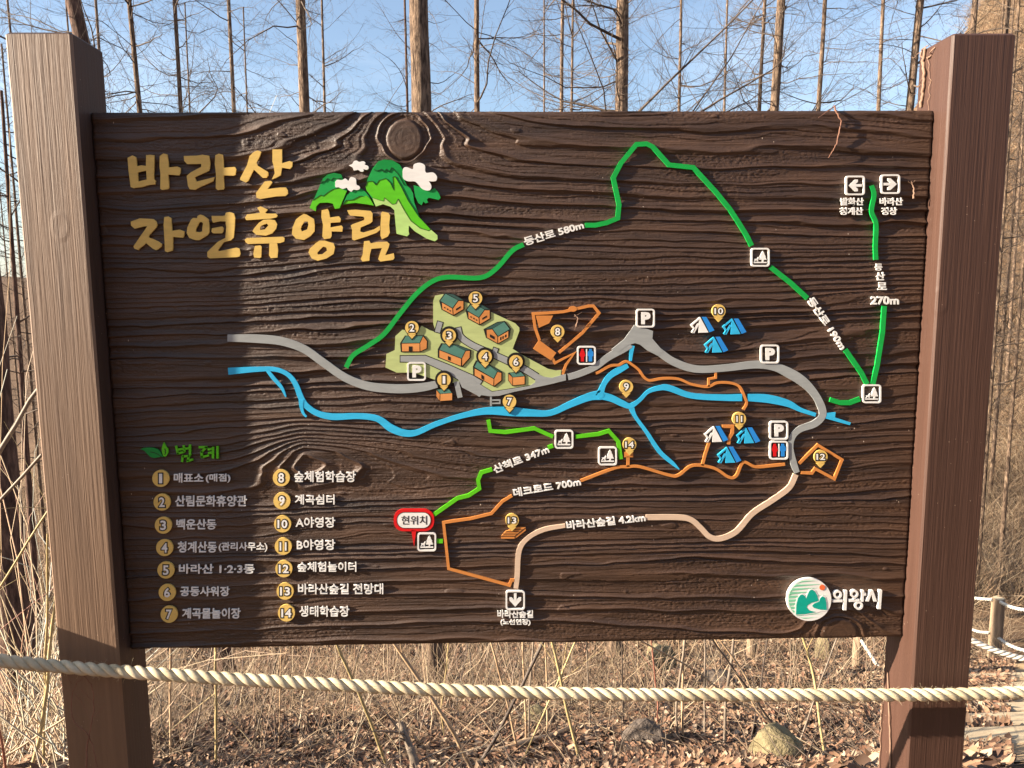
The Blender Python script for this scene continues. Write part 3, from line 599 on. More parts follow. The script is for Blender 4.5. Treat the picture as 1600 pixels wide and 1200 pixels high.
plate('leaf_vein', [ribbon(zc([(435,205),(445,260),(432,300)], *ZL), 1.2)], 'black', .0033, lf)

def icon(cx, cy, hw=14.6, hh=14.6):
    return plate('icon_frame', [(rrect(cx, cy, hw, hh, 4.6), rrect(cx, cy, hw-2.5, hh-2.5, 2.8))], 'white', .0046)
for x, y in ((651,580),(1008,497),(1202,553),(1216,672)):
    p = icon(x, y); plate('icon_backing', [rrect(x, y, 13, 13, 3.5)], 'black', .0012, p) if (x, y) == (651, 580) else None
    text('icon_letter', 'P', 'white', (x-6.5, y-9.5, x+8, y+9.5), h=.0044, parent=p, bold=.06)
for x, y in ((916,555),(1216,703)):
    p = icon(x, y); plate('icon_backing', [rrect(x, y, 13, 13, 3.5)], 'black', .0012, p)
    def man(cx, s):
        return [[(cx-2.0, y-10), (cx+2.0, y-10), (cx+2.0, y-7.2), (cx+3.2, y-6.8), (cx+4.5, y-4.5), (cx+4.5, y+1), (cx+2.7, y+1.5), (cx+2.7, y+9.5), (cx-2.7, y+9.5), (cx-2.7, y+1.5), (cx-4.5, y+1), (cx-4.5, y-4.5), (cx-3.2, y-6.8), (cx-2.0, y-7.2)]]
    def woman(cx): return [[(cx-2, y-10), (cx+2, y-10), (cx+2, y-7.4), (cx+3, y-6), (cx+4.7, y), (cx+3.4, y+1.5), (cx+2.4, y+3), (cx+2.4, y+9.5), (cx-2.4, y+9.5), (cx-2.4, y+3), (cx-3.4, y+1.5), (cx-4.7, y), (cx-3, y-6), (cx-2, y-7.4)]]
    plate('woman_symbol', woman(x-6.3), 'red', .0044, p); plate('man_symbol', man(x+6.3, 1), 'rblue', .0044, p)
    plate('divider', [ribbon([(x+.3, y-10), (x+.3, y+10)], 1.7, False)], 'white', .0044, p)
for x, y in ((1187,402),(1361,615),(881,686),(949,712),(667,846)):
    p = icon(x, y)
    plate('tree_symbol', [[(x+4, y-10), (x+6.5, y-6), (x+6, y-5.5), (x+8.5, y-1), (x+7.8, y-.5), (x+10, y+4), (x+5.3, y+4), (x+5.3, y+7), (x+2.9, y+7), (x+2.9, y+4), (x-1.5, y+4), (x+.2, y-.5), (x-.6, y-1), (x+1.7, y-5.5), (x+1.3, y-6)]], 'white', .0044, p)
    plate('bench_symbol', [[(x-10, y+7.2), (x+10, y+7.2), (x+10, y+9.2), (x-10, y+9.2)], [(x-9, y+2.6), (x-5, y+2.2), (x-3, y-.5), (x-1.6, y+.2), (x-3.6, y+4.6), (x-2.8, y+6.6), (x-4.6, y+6.6), (x-5.4, y+4.8), (x-7, y+4.9), (x-8.4, y+6.6), (x-9.8, y+6.6), (x-8.2, y+4.6)]], 'white', .0044, p)
def arrow(cx, cy, a):
    pts = [(0,-10),(9.2,0),(9.2,4.2),(5.6,4.2),(2.0,0.4),(2.0,10.5),(-2.0,10.5),(-2.0,.4),(-5.6,4.2),(-9.2,4.2),(-9.2,0)]
    c, s = math.cos(R(a)), math.sin(R(a)); return [(cx+x*c-y*s, cy+x*s+y*c) for x, y in pts]
for x, y, a in ((1335,290,-90),(1390,288,90),(805,937,180)):
    p = icon(x, y, 15, 15.2); plate('arrow_symbol', [arrow(x, y, a)], 'white', .0044, p)
# you-are-here balloon
b = plate('here_balloon', [rrect(647, 812, 31.5, 17.3, 15, 8), [(643,827.5),(650.5,828.5),(647.2,853.5)]], 'red', .0042)
plate('balloon_face', [rrect(646.8, 812, 26.3, 12.2, 11.6, 8)], 'white', .0046, b)
plate('dark_edge', [(rrect(646.8, 812, 26.8, 12.7, 12, 8), rrect(646.8, 812, 26.0, 11.9, 11.4, 8))], 'black', .0048, b)
text('balloon_text', '현위치', 'black', (627.5, 805, 667, 818.8), h=.0050, parent=b, bold=.006)

# city emblem and name
ZG = (1220, 890, 9.412); g = lambda pts: zc(pts, *ZG)
e0 = plate('city_emblem', [circle(1262.5, 935, 34.5, 33.2, 48)], 'white', .0075, back=.002)
cx, cy = 1262.5, 935
def clip(pts, r=.93):
    o = []
    for x, y in pts:
        dx, dy = (x-cx)/34.5, (y-cy)/33.2; d = math.hypot(dx, dy)
        if d > r: x = cx+(x-cx)*r/d; y = cy+(y-cy)*r/d
        o.append((x, y))
    return o
st = []
for k, yy in enumerate(np.linspace(150, 690, 11)):
    w = 44*(1-.0*k); xe = [560,640,560,520,660,640,640,620,640,600,520][k]
    up = [(x, yy-4*(x-100)/300) for x in np.linspace(60, xe, 12)]
    lo = [(x, yy+w*(1-(x-60)/(xe-60))-6*(x-100)/300) for x in np.linspace(xe, 60, 12)]
    q = clip(g(up+lo[1:])); q2 = [q[0]]
    for p in q[1:]:
        if math.hypot(p[0]-q2[-1][0], p[1]-q2[-1][1]) > .25: q2.append(p)
    if len(q2) > 3: st.append(q2)
plate('stripe', st, 'mint', .0078, e0)
plate('emblem_halo', [g([(190,645),(192,500),(220,395),(262,345),(300,335),(330,350),(350,380),(368,330),(400,275),(440,258),(485,285),(525,350),(548,420),(560,385),(595,360),(640,385),(662,470),(668,590),(560,600),(500,620),(340,650)])], 'white', .0080, e0)
plate('emblem_mountain', [g([(205,640),(210,500),(235,400),(270,355),(300,348),(335,370),(355,410),(375,350),(405,290),(440,275),(480,300),(515,360),(535,440),(430,470),(370,510),(365,540),(400,580),(500,605),(340,635)]), g([(545,450),(560,400),(595,375),(630,395),(650,470),(655,575),(560,570),(470,545),(440,515),(470,480)])], 'teal', .0083, e0)
plate('emblem_sun', [circle(1220+590/9.412, 890+245/9.412, 4.5, 4.3, 20)], 'sun', .0083, e0)
def ring(x, y, ro, ri): return (circle(x, y, ro, n=26), circle(x, y, ri, n=26))
def gg(*p): return g(list(p))
x1, y1 = g([(822,355)])[0]; plate('city_letter', [ring(x1, y1, 6.7, 3.4), ribbon(gg((746,450),(892,446)), 3.6, False), ribbon(gg((940,295),(925,582)), 4.8, False)], 'white', .0065)
x1, y1 = g([(1067,345)])[0]; x2, y2 = g([(1130,515)])[0]
plate('city_letter', [ring(x1, y1, 6.3, 3.2), ribbon(gg((1065,398),(1065,432)), 3.4, False), ribbon(gg((988,444),(1140,438)), 3.6, False), ribbon(gg((1190,292),(1180,458)), 4, False), ribbon(gg((1206,352),(1236,348)), 4, False), ring(x2, y2, 6.7, 3.4)], 'white', .0065)
plate('city_letter', [[q for q in gg((1298,292),(1340,292),(1398,455),(1350,455),(1318,350),(1275,455),(1232,450))], ribbon(gg((1450,288),(1430,566)), 4.8, False)], 'white', .0065)
# ------------------------------------------------------------------ rope barrier in front of the sign
m_rope = noisy('rope_fibre', (.40, .33, .21), (.68, .59, .42), (14, 14, 14), .85, .8, .0012, None, (700, 160, 700), 5, .2)
m_log = noisy('weathered_log', (.20, .14, .09), (.34, .25, .17), (18, 18, 2.5), .8, .8, .004, None, (60, 60, 5), 6, .2)
YR = -REC-.042
rp_px = [(-330,985),(-150,1012),(0,1032),(100,1042),(215,1051),(400,1063),(600,1074),(800,1082),(1000,1085.5),(1200,1086),(1400,1086),(1500,1085),(1600,1081.5),(1800,1070),(2000,1050)]
rp3 = np.array([at_y(x, y, YR) for x, y in rp_px])
c = np.array([smooth(rp3[:, [0, k]], 60)[:, 1] for k in (1, 2)]).T; cx_ = smooth(rp3[:, [0, 2]], 60)[:, 0]
C = np.stack([cx_, c[:, 0], c[:, 1]], -1)
L = np.concatenate([[0], np.cumsum(np.linalg.norm(np.diff(C, axis=0), axis=1))])
sN = np.arange(0, L[-1], .0035); C = np.stack([np.interp(sN, L, C[:, k]) for k in range(3)], -1)
rope = empty('barrier_rope', tuple(C[len(C)//2]), 'thick twisted cream rope stretched across the front of the map sign', 'rope')
T = np.gradient(C, axis=0); T /= np.linalg.norm(T, axis=1, keepdims=True)
A = np.cross(T, [0, 0, 1.]); A /= np.linalg.norm(A, axis=1, keepdims=True); B = np.cross(A, T)
pitch = .0895
for k in range(3):
    ph = (sN+.006*vn(sN*7, sN*0, 66))/pitch*2*math.pi + k*2*math.pi/3
    rad = .0077*(1+.05*vn(sN*40, sN*0+k, 61))
    P = C + .0082*(A*np.cos(ph)[:, None]-B*np.sin(ph)[:, None])
    V, F = tubes(P[None], rad[None]*1.06, 10)
    link('rope_strand', np_mesh('rope_strand', V, F), m_rope, rope)
fz = Acc(); n = 2600; ii = rng.integers(0, len(C)-1, n); an = rng.uniform(0, 6.28, n); rr = .0150
p0 = C[ii]+rr*(A[ii]*np.cos(an)[:, None]+B[ii]*np.sin(an)[:, None]); d = (p0-C[ii])/rr + rng.normal(0, .8, (n, 3)); ln = rng.uniform(.002, .006, n)[:, None]
P = np.stack([p0, p0+d*ln*.5, p0+d*ln+rng.normal(0, .001, (n, 3))], 1)
V, F = tubes(P, np.full((n, 3), .00022), 3); o = link('loose_fibre', np_mesh('loose_fibre', V, F), m_rope, rope); o['kind'] = 'stuff'
def log_post(name, x, y, z0, z1, r, label, cat='fence post', group=None, mat_=None, sides=18):
    t = empty(name, (x, y, z0), label, cat, group)
    th = np.arange(sides)/sides*2*math.pi; V = []; prof = [(r*1.03, z0-.3), (r*1.0, z0+.02), (r*.98, (z0+z1)/2), (r*.95, z1-.012), (r*.86, z1)]
    for rad, z in prof:
        w = 1+.04*np.sin(th*3+x*5)+.03*np.sin(th*7+y*3); V.append(np.stack([x+rad*w*np.cos(th), y+rad*w*np.sin(th), np.full(sides, z)], -1))
    V = np.concatenate(V); idx = np.arange(len(V)).reshape(len(prof), sides)
    a = idx[:-1]; b_ = np.roll(a, -1, 1); c_ = idx[1:]; d_ = np.roll(c_, -1, 1)
    F = [np.stack([a, b_, d_, c_], -1).reshape(-1, 4), idx[-1][None]]
    link('log', np_mesh('log', V, F, False), mat_ or m_log, t)
    V2 = V.reshape(len(prof), sides, 3)[-1]*1.0; V2[:, 2] += .002; V2[:, :2] = np.array([x, y])+(V2[:, :2]-[x, y])*.9
    link('cut_face', np_mesh('cut_face', V2, [np.arange(sides)[None]], False), m_cut, t)
    return t
m_cut = noisy('cut_wood', (.42, .33, .21), (.60, .50, .34), (60, 60, 60), .8, .5, .002)
zr = float(np.interp(-1.50, C[:, 0], C[:, 2])); zr2 = float(np.interp(1.75, C[:, 0], C[:, 2]))
log_post('barrier_post', -1.50, -.103, 0, .878, .098, 'short round log post holding the rope left of the sign')
log_post('barrier_post', 1.75, YR+.03, 0, zr2+.12, .07, 'round log post holding the rope right of the sign')

# twigs and small things on the sign
m_twig = noisy('red_brown_twig', (.16, .07, .045), (.26, .13, .085), (60, 60, 60), .7, .5, .001)
m_vine = noisy('dry_vine', (.17, .10, .07), (.30, .19, .13), (80, 80, 80), .8, .8, .002)
def twig(name, runs, label, cat, m, jit=.0, group=None):
    a = Acc()
    for P, r_ in runs:
        P = np.array(P, float)
        Q = np.stack([np.interp(np.linspace(0, len(P)-1, len(P)*4-3), range(len(P)), P[:, k]) for k in range(3)], -1)
        Q += np.random.default_rng(len(P)).normal(0, jit, Q.shape)
        V, F = tubes(Q[None], np.linspace(r_[0], r_[1], len(Q))[None], 6); a.add(V, F)
    o = link(name, a.mesh(name), m); tag(o, label, cat, group); return o
q = lambda px, py, y=-.006: at_y(px, py, y)
twig('vine_twig', [([q(1304,165,.01), q(1305,172), q(1310,181), q(1315,189), q(1312,203), q(1308,222), q(1303,233), q(1299,240), q(1295,246)], (.0022, .0010)),
                   ([q(1304,166,.01), q(1297,171), q(1288,177), q(1278,184,-.02)], (.0012, .0006)), ([q(1304,165,.01), q(1308,176,.02), q(1315,190,.03)], (.001, .0006))],
     'thin reddish vine twig hanging over the top edge of the map board', 'twig', m_twig, .0006)
yi = lambda px, py: at_y(px, py, .0)
xin = BW/2-.004
def on_inner(px, py):
    d = ray(px, py); return CAM+d*((xin-CAM[0])/d[0])
w = on_inner
twig('dry_climber', [([w(1447,72), w(1442,95), w(1445,115), w(1443,135), w(1440,152), w(1438,168)], (.0035, .004)), ([w(1439,78), w(1441,95), w(1444,115)], (.002, .0025)),
                     ([w(1458,75), w(1452,88), w(1448,92)], (.0015, .002)), ([w(1447,72), w(1436,82), w(1425,92)], (.0012, .0006)), ([w(1444,118), w(1434,135), w(1428,150)], (.001, .0005)),
                     ([w(1450,95), w(1452,120), w(1451,150), w(1450,172)], (.0009, .0007))],
     'knotty dried climber stem clinging to the inside of the red brown post', 'vine', m_vine, .0016)
twig('dry_climber', [([w(1387,1050), w(1388,1080), w(1390,1120), w(1391,1160), w(1390,1200), w(1391,1240)], (.002, .0026)), ([w(1378,1100), w(1376,1130), w(1375,1165), w(1373,1230)], (.0012, .0014))],
     'two thin climber stems running up the low inner side of the red brown post', 'vine', m_vine, .0009)
yf = -REC-.02
f = lambda px, py, dy=0: at_y(px, py, yf-dy)
twig('dead_seedling', [([f(134,1230), f(135,1190), f(136,1165), f(139,1150)], (.0024, .0018)), ([f(139,1150), f(130,1140), f(116,1128), f(111,1110), f(113,1085), f(120,1066), f(130,1060)], (.0014, .0008)),
                       ([f(139,1150), f(143,1130), f(147,1110), f(146,1085), f(143,1070), f(131,1056), f(128,1050)], (.0016, .0009)), ([f(116,1082), f(128,1098), f(137,1116)], (.0007, .0005)),
                       ([f(126,1076), f(137,1088), f(144,1096)], (.0006, .0005)), ([f(147,1120), f(156,1110), f(163,1100)], (.0007, .0004)), ([f(139,1152,.01), f(145,1165), f(148,1180), f(152,1200)], (.0012, .0012)), ([f(112,1068), f(103,1052), f(88,1020)], (.0005, .0005))],
     'dead reddish seedling twig curling up in front of the tan post foot', 'twig', m_twig, .0008)
twig('seed_cocoon', [([at_y(1424,284,-.004), at_y(1427,292,-.006), at_y(1428,302,-.007), at_y(1427,310,-.006)], (.0008, .0026)), ([at_y(1418,283,-.003), at_y(1424,287,-.005), at_y(1430,282,-.003)], (.0004, .0004)), ([at_y(1428,288,-.004), at_y(1431,300,-.006)], (.0005, .0006))],
     'tiny dried husk stuck on the map board beside the right hand arrow', 'husk', m_vine, .0005)
twig('seed_cocoon', [([at_y(898,492,-.004), at_y(903,497,-.006), at_y(902,503,-.006), at_y(900,510,-.004)], (.0012, .0018)), ([at_y(896,495,-.003), at_y(905,490,-.005), at_y(909,488,-.003)], (.0005, .0004)), ([at_y(901,505,-.004), at_y(898,516,-.003)], (.0006, .0004))],
     'tiny dried husk stuck inside the orange loop near pin eight', 'husk', m_vine, .0005)
# ------------------------------------------------------------------ trees
m_bark = noisy('larch_bark', (.055, .037, .027), (.29, .205, .14), (30, 30, 6), .9, 1.0, .035, (.16, .11, .078), (55, 55, 9), 7, .2, lo=.38, hi=.62)
m_bark2 = noisy('dark_bark', (.045, .026, .020), (.20, .125, .09), (26, 26, 5), .9, 1.0, .02, (.10, .06, .045), (40, 40, 8), 7, .2, lo=.32, hi=.66)
m_branch = noisy('branch_bark', (.045, .033, .026), (.15, .11, .082), (8, 8, 8), .85, 0)
def trunk_mesh(h, r, seed, lean=(0, 0), sides=14, K=60):
    g_ = np.random.default_rng(seed); t = np.linspace(0, 1, K); z = t*h
    wob = np.cumsum(g_.normal(0, .006, (K, 2)), 0)*r*3
    cx = lean[0]*z + wob[:, 0]; cy = lean[1]*z+wob[:, 1]
    rad = r*(1-.62*t)*(1+.35*np.exp(-z/.35))
    th = np.arange(sides)/sides*2*math.pi
    TH, ZZ = np.meshgrid(th, z)
    w = 1+.05*vn(TH*3, ZZ*2.2, seed)+.035*vn(TH*6, ZZ*7, seed+1)
    V = np.stack([cx[:, None]+rad[:, None]*w*np.cos(TH), cy[:, None]+rad[:, None]*w*np.sin(TH), ZZ-.25], -1).reshape(-1, 3)
    idx = np.arange(K*sides).reshape(K, sides); a = idx[:-1]; b_ = np.roll(a, -1, 1); c_ = idx[1:]; d_ = np.roll(c_, -1, 1)
    return np_mesh('trunk', V, np.stack([a, b_, d_, c_], -1).reshape(-1, 4)), (lambda q: (np.interp(q, z, cx), np.interp(q, z, cy), np.interp(q, z, rad)))
def crown_mesh(h, at, seed, n, z0=3.0, L=(.9, 2.6), rb=.011, tw=9, fine=3):
    g_ = np.random.default_rng(seed); K = 8
    zb = g_.uniform(z0, h*.97, n); az = g_.uniform(0, 2*math.pi, n)
    ln = g_.uniform(*L, n)*(1-.55*(zb/h)**2); up = g_.normal(.12, .38, n); curl = g_.normal(.18, .35, n)
    bx, by, br = at(zb); t = np.linspace(0, 1, K)[None, :]
    az_t = az[:, None]+g_.normal(0, .35, n)[:, None]*t + np.cumsum(g_.normal(0, .05, (n, K)), 1)
    d = ln[:, None]*t
    X = bx[:, None]+np.cos(az_t)*d; Y = by[:, None]+np.sin(az_t)*d; Zz = zb[:, None]-.25+ln[:, None]*(up[:, None]*t+curl[:, None]*t*t) + np.cumsum(g_.normal(0, .018, (n, K)), 1)*ln[:, None]
    P = np.stack([X, Y, Zz], -1); rr = (rb*(.5+1.3*g_.random(n)**2)*1.15*np.sqrt(ln/1.8))[:, None]*(1-.8*t)
    acc = Acc(); V, F = tubes(P, rr, 5); acc.add(V, F)
    # twigs off the branches, then finer ones off the twigs
    def sub(P, rr, ln, k, lf, seed2):
        g2 = np.random.default_rng(seed2); N = len(P); bi = np.repeat(np.arange(N), k); s = g2.uniform(.15, 1, N*k)*(K2(P)-1)
        i0 = np.floor(s).astype(int).clip(0, K2(P)-2); f_ = (s-i0)[:, None]
        p = P[bi, i0]*(1-f_)+P[bi, i0+1]*f_; dirb = P[bi, i0+1]-P[bi, i0]; dirb /= np.linalg.norm(dirb, axis=1, keepdims=True)+1e-9
        dv = dirb*.75+g2.normal(0, .55, (N*k, 3)); dv /= np.linalg.norm(dv, axis=1, keepdims=True)
        l2 = ln[bi]*g2.uniform(.4, 1, N*k)*lf; kk = 5; tt = np.linspace(0, 1, kk)[None, :, None]
        bend = g2.normal(0, .22, (N*k, 3)); bend[:, 2] += .05
        Q = p[:, None]+dv[:, None]*l2[:, None, None]*tt+bend[:, None]*l2[:, None, None]*tt*tt+np.cumsum(g2.normal(0, .02, (N*k, kk, 3)), 1)*l2[:, None, None]
        r2 = np.minimum(rr[bi, i0]*.5, .006).clip(.0012, 1)[:, None]*(1-.6*tt[:, :, 0])
        return Q, r2, l2
    def K2(P): return P.shape[1]
    Q, r2, l2 = sub(P, rr, ln, tw, .42, seed+5); V, F = tubes(Q, r2, 3); acc.add(V, F)
    if fine:
        Q3, r3, l3 = sub(Q, r2, l2, fine, .55, seed+6); V, F = tubes(Q3, np.maximum(r3*.8, .0014), 3); acc.add(V, F)
    return acc.mesh('crown')
def tree(px, wpx, dia, lean, label, seed, m=None, h=15, n=70, py=100, group='larch trees behind the sign', twk=12, fine=3, rb=.011, L=(.9, 2.6), z0=4.5, name='larch_tree', cat='tree'):
    D = FPX*dia/wpx; y = CAM[1]+D
    p = at_y(px, py, y); zg = tz(p[0], y); x0 = p[0]-lean*(p[2]-zg)
    zg = tz(x0, y)
    t = empty(name, (x0, y, zg), label, cat, group)
    tr, at = trunk_mesh(h, dia/2*1.12, seed, (lean, 0))
    # local meshes: children sit at the tree's base
    o = bpy.data.objects.new('trunk', tr); col.objects.link(o); tr.materials.append(m or m_bark); o.parent = t
    cm = crown_mesh(h, at, seed+1, n, z0, L, rb, twk, fine); cm.materials.append(m_branch); o = bpy.data.objects.new('crown', cm); col.objects.link(o); o.parent = t
    return t
TR = [
 (658, 33, .27, 0, 'thickest straight larch trunk rising behind the middle of the board, bark brightly lit', 101, None, 22, 74, dict(z0=9.5, L=(.5, 1.6))),
 (473, 19, .23, 0, 'second thickest larch with rough grey bark left of the thickest trunk', 102, m_bark, 22, 102, {}),
 (140, 25, .22, -.16, 'dark larch leaning left right behind the tan post top', 103, m_bark2, 21, 85, {}),
 (970, 23, .24, 0, 'pale orange barked larch with long curved side branches right of the middle', 104, None, 22, 136, dict(L=(1.2, 3.4), rb=.014)),
 (1213, 17, .21, .03, 'sunlit larch leaning slightly right above the right half of the board', 105, None, 22, 136, dict(L=(1.2, 3.2), rb=.013)),
 (1427, 15, .19, .05, 'grey barked larch leaning right just beside the red brown post top', 106, None, 21, 119, dict(L=(1.2, 3.0), rb=.013)),
 (1516, 12, .18, .01, 'larch whose pale trunk stands above the red brown post', 107, None, 21, 68, {}),
 (744, 11, .15, .01, 'slender larch close to the right of the thickest trunk', 108, None, 20, 102, {}),
 (211, 10.5, .15, -.03, 'slim larch right of the dark leaning trunk', 109, m_bark, 20, 136, dict(L=(1.0, 3.0))),
 (1282, 9.5, .14, .02, 'slim straight larch between two thicker sunlit larches', 110, None, 20, 119, {}),
 (279, 9, .13, 0, 'slim larch, thicker of the close pair over the title lettering', 111, m_bark, 19, 136, dict(L=(1.0, 2.8))),
 (293, 4.5, .10, .01, 'very thin larch, thinner of the close pair over the title lettering', 112, m_bark, 18, 85, {}),
 (383, 4.5, .10, .01, 'very thin larch halfway between the close pair and the second thickest trunk', 113, m_bark, 18, 85, {}),
 (505, 6, .11, .01, 'thin knobbly larch just right of the second thickest trunk', 114, m_bark, 19, 76, dict(L=(1.0, 2.6))),
 (635, 6, .11, .0, 'thin crooked larch hugging the left side of the thickest trunk', 115, m_bark2, 19, 68, dict(L=(.5, 1.8))),
 (850, 4.6, .10, .0, 'thin larch, left one of the two left of the pale orange trunk', 116, m_bark, 18, 85, {}),
 (894, 6, .11, .01, 'thin larch, right one of the two left of the pale orange trunk', 117, m_bark, 19, 102, dict(L=(1.0, 2.6))),
 (1062, 7, .13, .0, 'thin larch with a dark foot right of the pale orange trunk', 118, m_bark, 20, 119, dict(L=(1.2, 3.0))),
 (1190, 8, .13, .02, 'slim larch touching the left side of the sunlit leaning larch', 119, None, 20, 102, {}),
 (111, 5, .11, .0, 'thin larch just left of the dark leaning trunk', 120, m_bark, 19, 85, dict(L=(1.0, 2.6))),
]
for px, w, dia, lean, lab, seed, m, h, n, kw in TR: tree(px, w, dia, lean, lab, seed, m, h, n, **kw)
# trunks at the left edge, seen beside the tan post
tree(6, 48, .30, .0, 'big rough red brown trunk at the left edge behind the shrub stems', 131, m_bark2, 17, 26, py=800, z0=6.5, L=(.6, 1.8))
tree(26, 10, .12, .02, 'thin dark trunk leaning right beside the tan post under the sky', 132, m_bark2, 11, 40, py=480)
# larches on the right hand slope and a thin wood behind, each a tree of its own
base = []
for k in range(3):
    tr, at = trunk_mesh(19, .07, 200+k, (.01*k-.01, 0), 8, 30); tr.materials.append(m_bark)
    cm = crown_mesh(19, at, 210+k, 90, 4, (.7, 2.1), .010, 7, 2); cm.materials.append(m_branch); base.append((tr, cm))
def copy_tree(k, x, y, sc, label, group, name='larch_tree'):
    z = tz(x, y); t = empty(name, (x, y, z), label, 'tree', group)
    for nm, me in zip(('trunk', 'crown'), base[k % 3]):
        o = bpy.data.objects.new(nm, me); col.objects.link(o); o.parent = t; o.scale = (sc, sc, sc)
    t.rotation_euler = (0, 0, (x*7.3+y*3.1) % 6.28)
    return t
g_ = np.random.default_rng(77)
ORD = 'first second third fourth fifth sixth seventh eighth ninth tenth'.split()
for i, (px, D) in enumerate(((1530, 18), (1538, 29), (1543, 21), (1550, 38), (1556, 17), (1567, 24), (1580, 30), (1592, 19), (1600, 34), (1625, 24))):
    p = at_y(px, 500, CAM[1]+D); copy_tree(i, p[0], CAM[1]+D, .8+.3*g_.random(), ORD[i]+' thin larch counting right from the edge of the red brown post', 'larches on the right hand slope')
for i in range(9):
    px = 20+i*165+g_.uniform(-50, 50); D = g_.uniform(28, 40); p = at_y(px, 300, CAM[1]+D)
    copy_tree(i, p[0], CAM[1]+D, 1.35+.3*g_.random(), ORD[i]+' faint far larch counted from the left above the board top', 'far thin larches behind the board')
for i, (px, D) in enumerate(((5, 15), (40, 19), (-25, 17), (60, 26), (18, 30))):
    p = at_y(px, 500, CAM[1]+D); copy_tree(i, p[0], CAM[1]+D, .6+.2*g_.random(), ('thickest', 'tallest', 'leftmost', 'nearest to the post', 'farthest')[i]+' small bare tree in the thicket left of the tan post', 'small bare trees left of the post')

# ------------------------------------------------------------------ litter, brush and grass
def scatter(n, boxes, seed):
    """points on the ground inside view wedges given as (px0, px1, D0, D1, weight)"""
    g2 = np.random.default_rng(seed); w = np.array([b_[4] for b_ in boxes], float); w /= w.sum(); k = g2.choice(len(boxes), n, p=w); b_ = np.array([q_[:4] for q_ in boxes])[k]
    D = b_[:, 2]+(b_[:, 3]-b_[:, 2])*g2.random(n)**.8; px = b_[:, 0]+(b_[:, 1]-b_[:, 0])*g2.random(n)
    x = CAM[0]+D*(px-800)/FPX + D*math.sin(YAW); y = CAM[1]+D
    return x, y, terrain(x, y)
def leaves(name, n, boxes, seed, size, m, label):
    g2 = np.random.default_rng(seed); x, y, z = scatter(n, boxes, seed); s = size*(.6+.8*g2.random(n)); a = g2.uniform(0, 6.28, n)
    tl = g2.normal(0, .45, (n, 2)); cu2 = g2.uniform(.0, .55, n)
    pts = np.array([(-1, 0, 0), (-.35, -.42, 1), (.45, -.36, 1), (1, 0, 0), (.45, .36, 1), (-.35, .42, 1), (-.3, 0, -.2), (.4, 0, -.2)])
    P = pts[None].repeat(n, 0).copy(); P[:, :, 2] *= cu2[:, None]*.6; P[:, 0, 2] += g2.uniform(-.2, .5, n); P[:, 3, 2] += g2.uniform(-.2, .5, n); P[:, 1:, 0] += g2.normal(0, .12, (n, 7)); P[:, :, 1] += g2.normal(0, .08, (n, 8))
    P *= s[:, None, None]
    c_, s_ = np.cos(a)[:, None], np.sin(a)[:, None]; X_ = P[:, :, 0]*c_-P[:, :, 1]*s_; Y_ = P[:, :, 0]*s_+P[:, :, 1]*c_; Z_ = P[:, :, 2]+X_*tl[:, :1]+Y_*tl[:, 1:]
    V = np.stack([X_+x[:, None], Y_+y[:, None], Z_+z[:, None]+.012+.03*g2.random(n)[:, None]], -1).reshape(-1, 3)
    o = np.arange(n)[:, None]*8
    F3 = np.concatenate([o+np.array([[0, 1, 6]]), o+np.array([[0, 6, 5]]), o+np.array([[2, 3, 7]]), o+np.array([[3, 4, 7]])]); F4 = np.concatenate([o+np.array([[1, 2, 7, 6]]), o+np.array([[6, 7, 4, 5]])])
    ob = link(name, np_mesh(name, V, [F3, F4], True), m); return tag(ob, label, 'leaves', kind='stuff')
m_leaf = per_island(mat('dead_leaf', (.3, .2, .1), .75, .25), [(.045, .028, .021), (.14, .078, .048), (.26, .155, .092), (.19, .10, .062), (.33, .225, .14), (.08, .05, .034), (.44, .33, .23), (.22, .11, .066), (.10, .058, .04)])
gap = [(150, 1450, 2.3, 6, 3), (150, 1450, 6, 15, 2.2), (1380, 1640, 2.3, 13, 1.2), (-40, 250, 2.3, 14, .9)]
leaves('fallen_leaves', 82000, gap, 301, .036, m_leaf, 'dry curled brown leaves covering the slope behind the sign')
m_straw = per_island(mat('dry_straw', (.4, .3, .18), .7, .3), [(.06, .042, .032), (.25, .17, .105), (.38, .275, .175), (.12, .08, .055), (.46, .36, .24), (.26, .165, .105)])
def straw(name, n, boxes, seed, h, r, spread, m, label, K=5, lay=0, cat='undergrowth', bend=.35):
    g2 = np.random.default_rng(seed); x, y, z = scatter(n, boxes, seed); L = h*(.45+.9*g2.random(n)); d = np.stack([g2.normal(0, spread, n), g2.normal(0, spread, n), np.full(n, 1.-lay)], -1); d /= np.linalg.norm(d, axis=1, keepdims=True)
    t = np.linspace(0, 1, K)[None, :, None]; b_ = g2.normal(0, bend, (n, 3)); b_[:, 2] -= bend*.4
    P = np.stack([x, y, z-.02], -1)[:, None]+d[:, None]*L[:, None, None]*t+b_[:, None]*L[:, None, None]*t*t+np.cumsum(g2.normal(0, .02, (n, K, 3)), 1)*L[:, None, None]
    P[:, :, 2] = np.maximum(P[:, :, 2], terrain(P[:, :, 0], P[:, :, 1])+.004)
    rr = r*(.6+.8*g2.random(n))[:, None]*(1-.7*t[:, :, 0])
    V, F = tubes(P, rr, 3); o = link(name, np_mesh(name, V, F), m); return tag(o, label, cat, kind='stuff')
straw('dry_undergrowth', 7000, [(150, 1020, 4.6, 12, 3), (1000, 1450, 6, 14, .5), (-60, 240, 3.2, 12, 1.2)], 311, .42, .0022, .85, m_straw, 'tangle of dry stalks and thin twigs behind the sign')
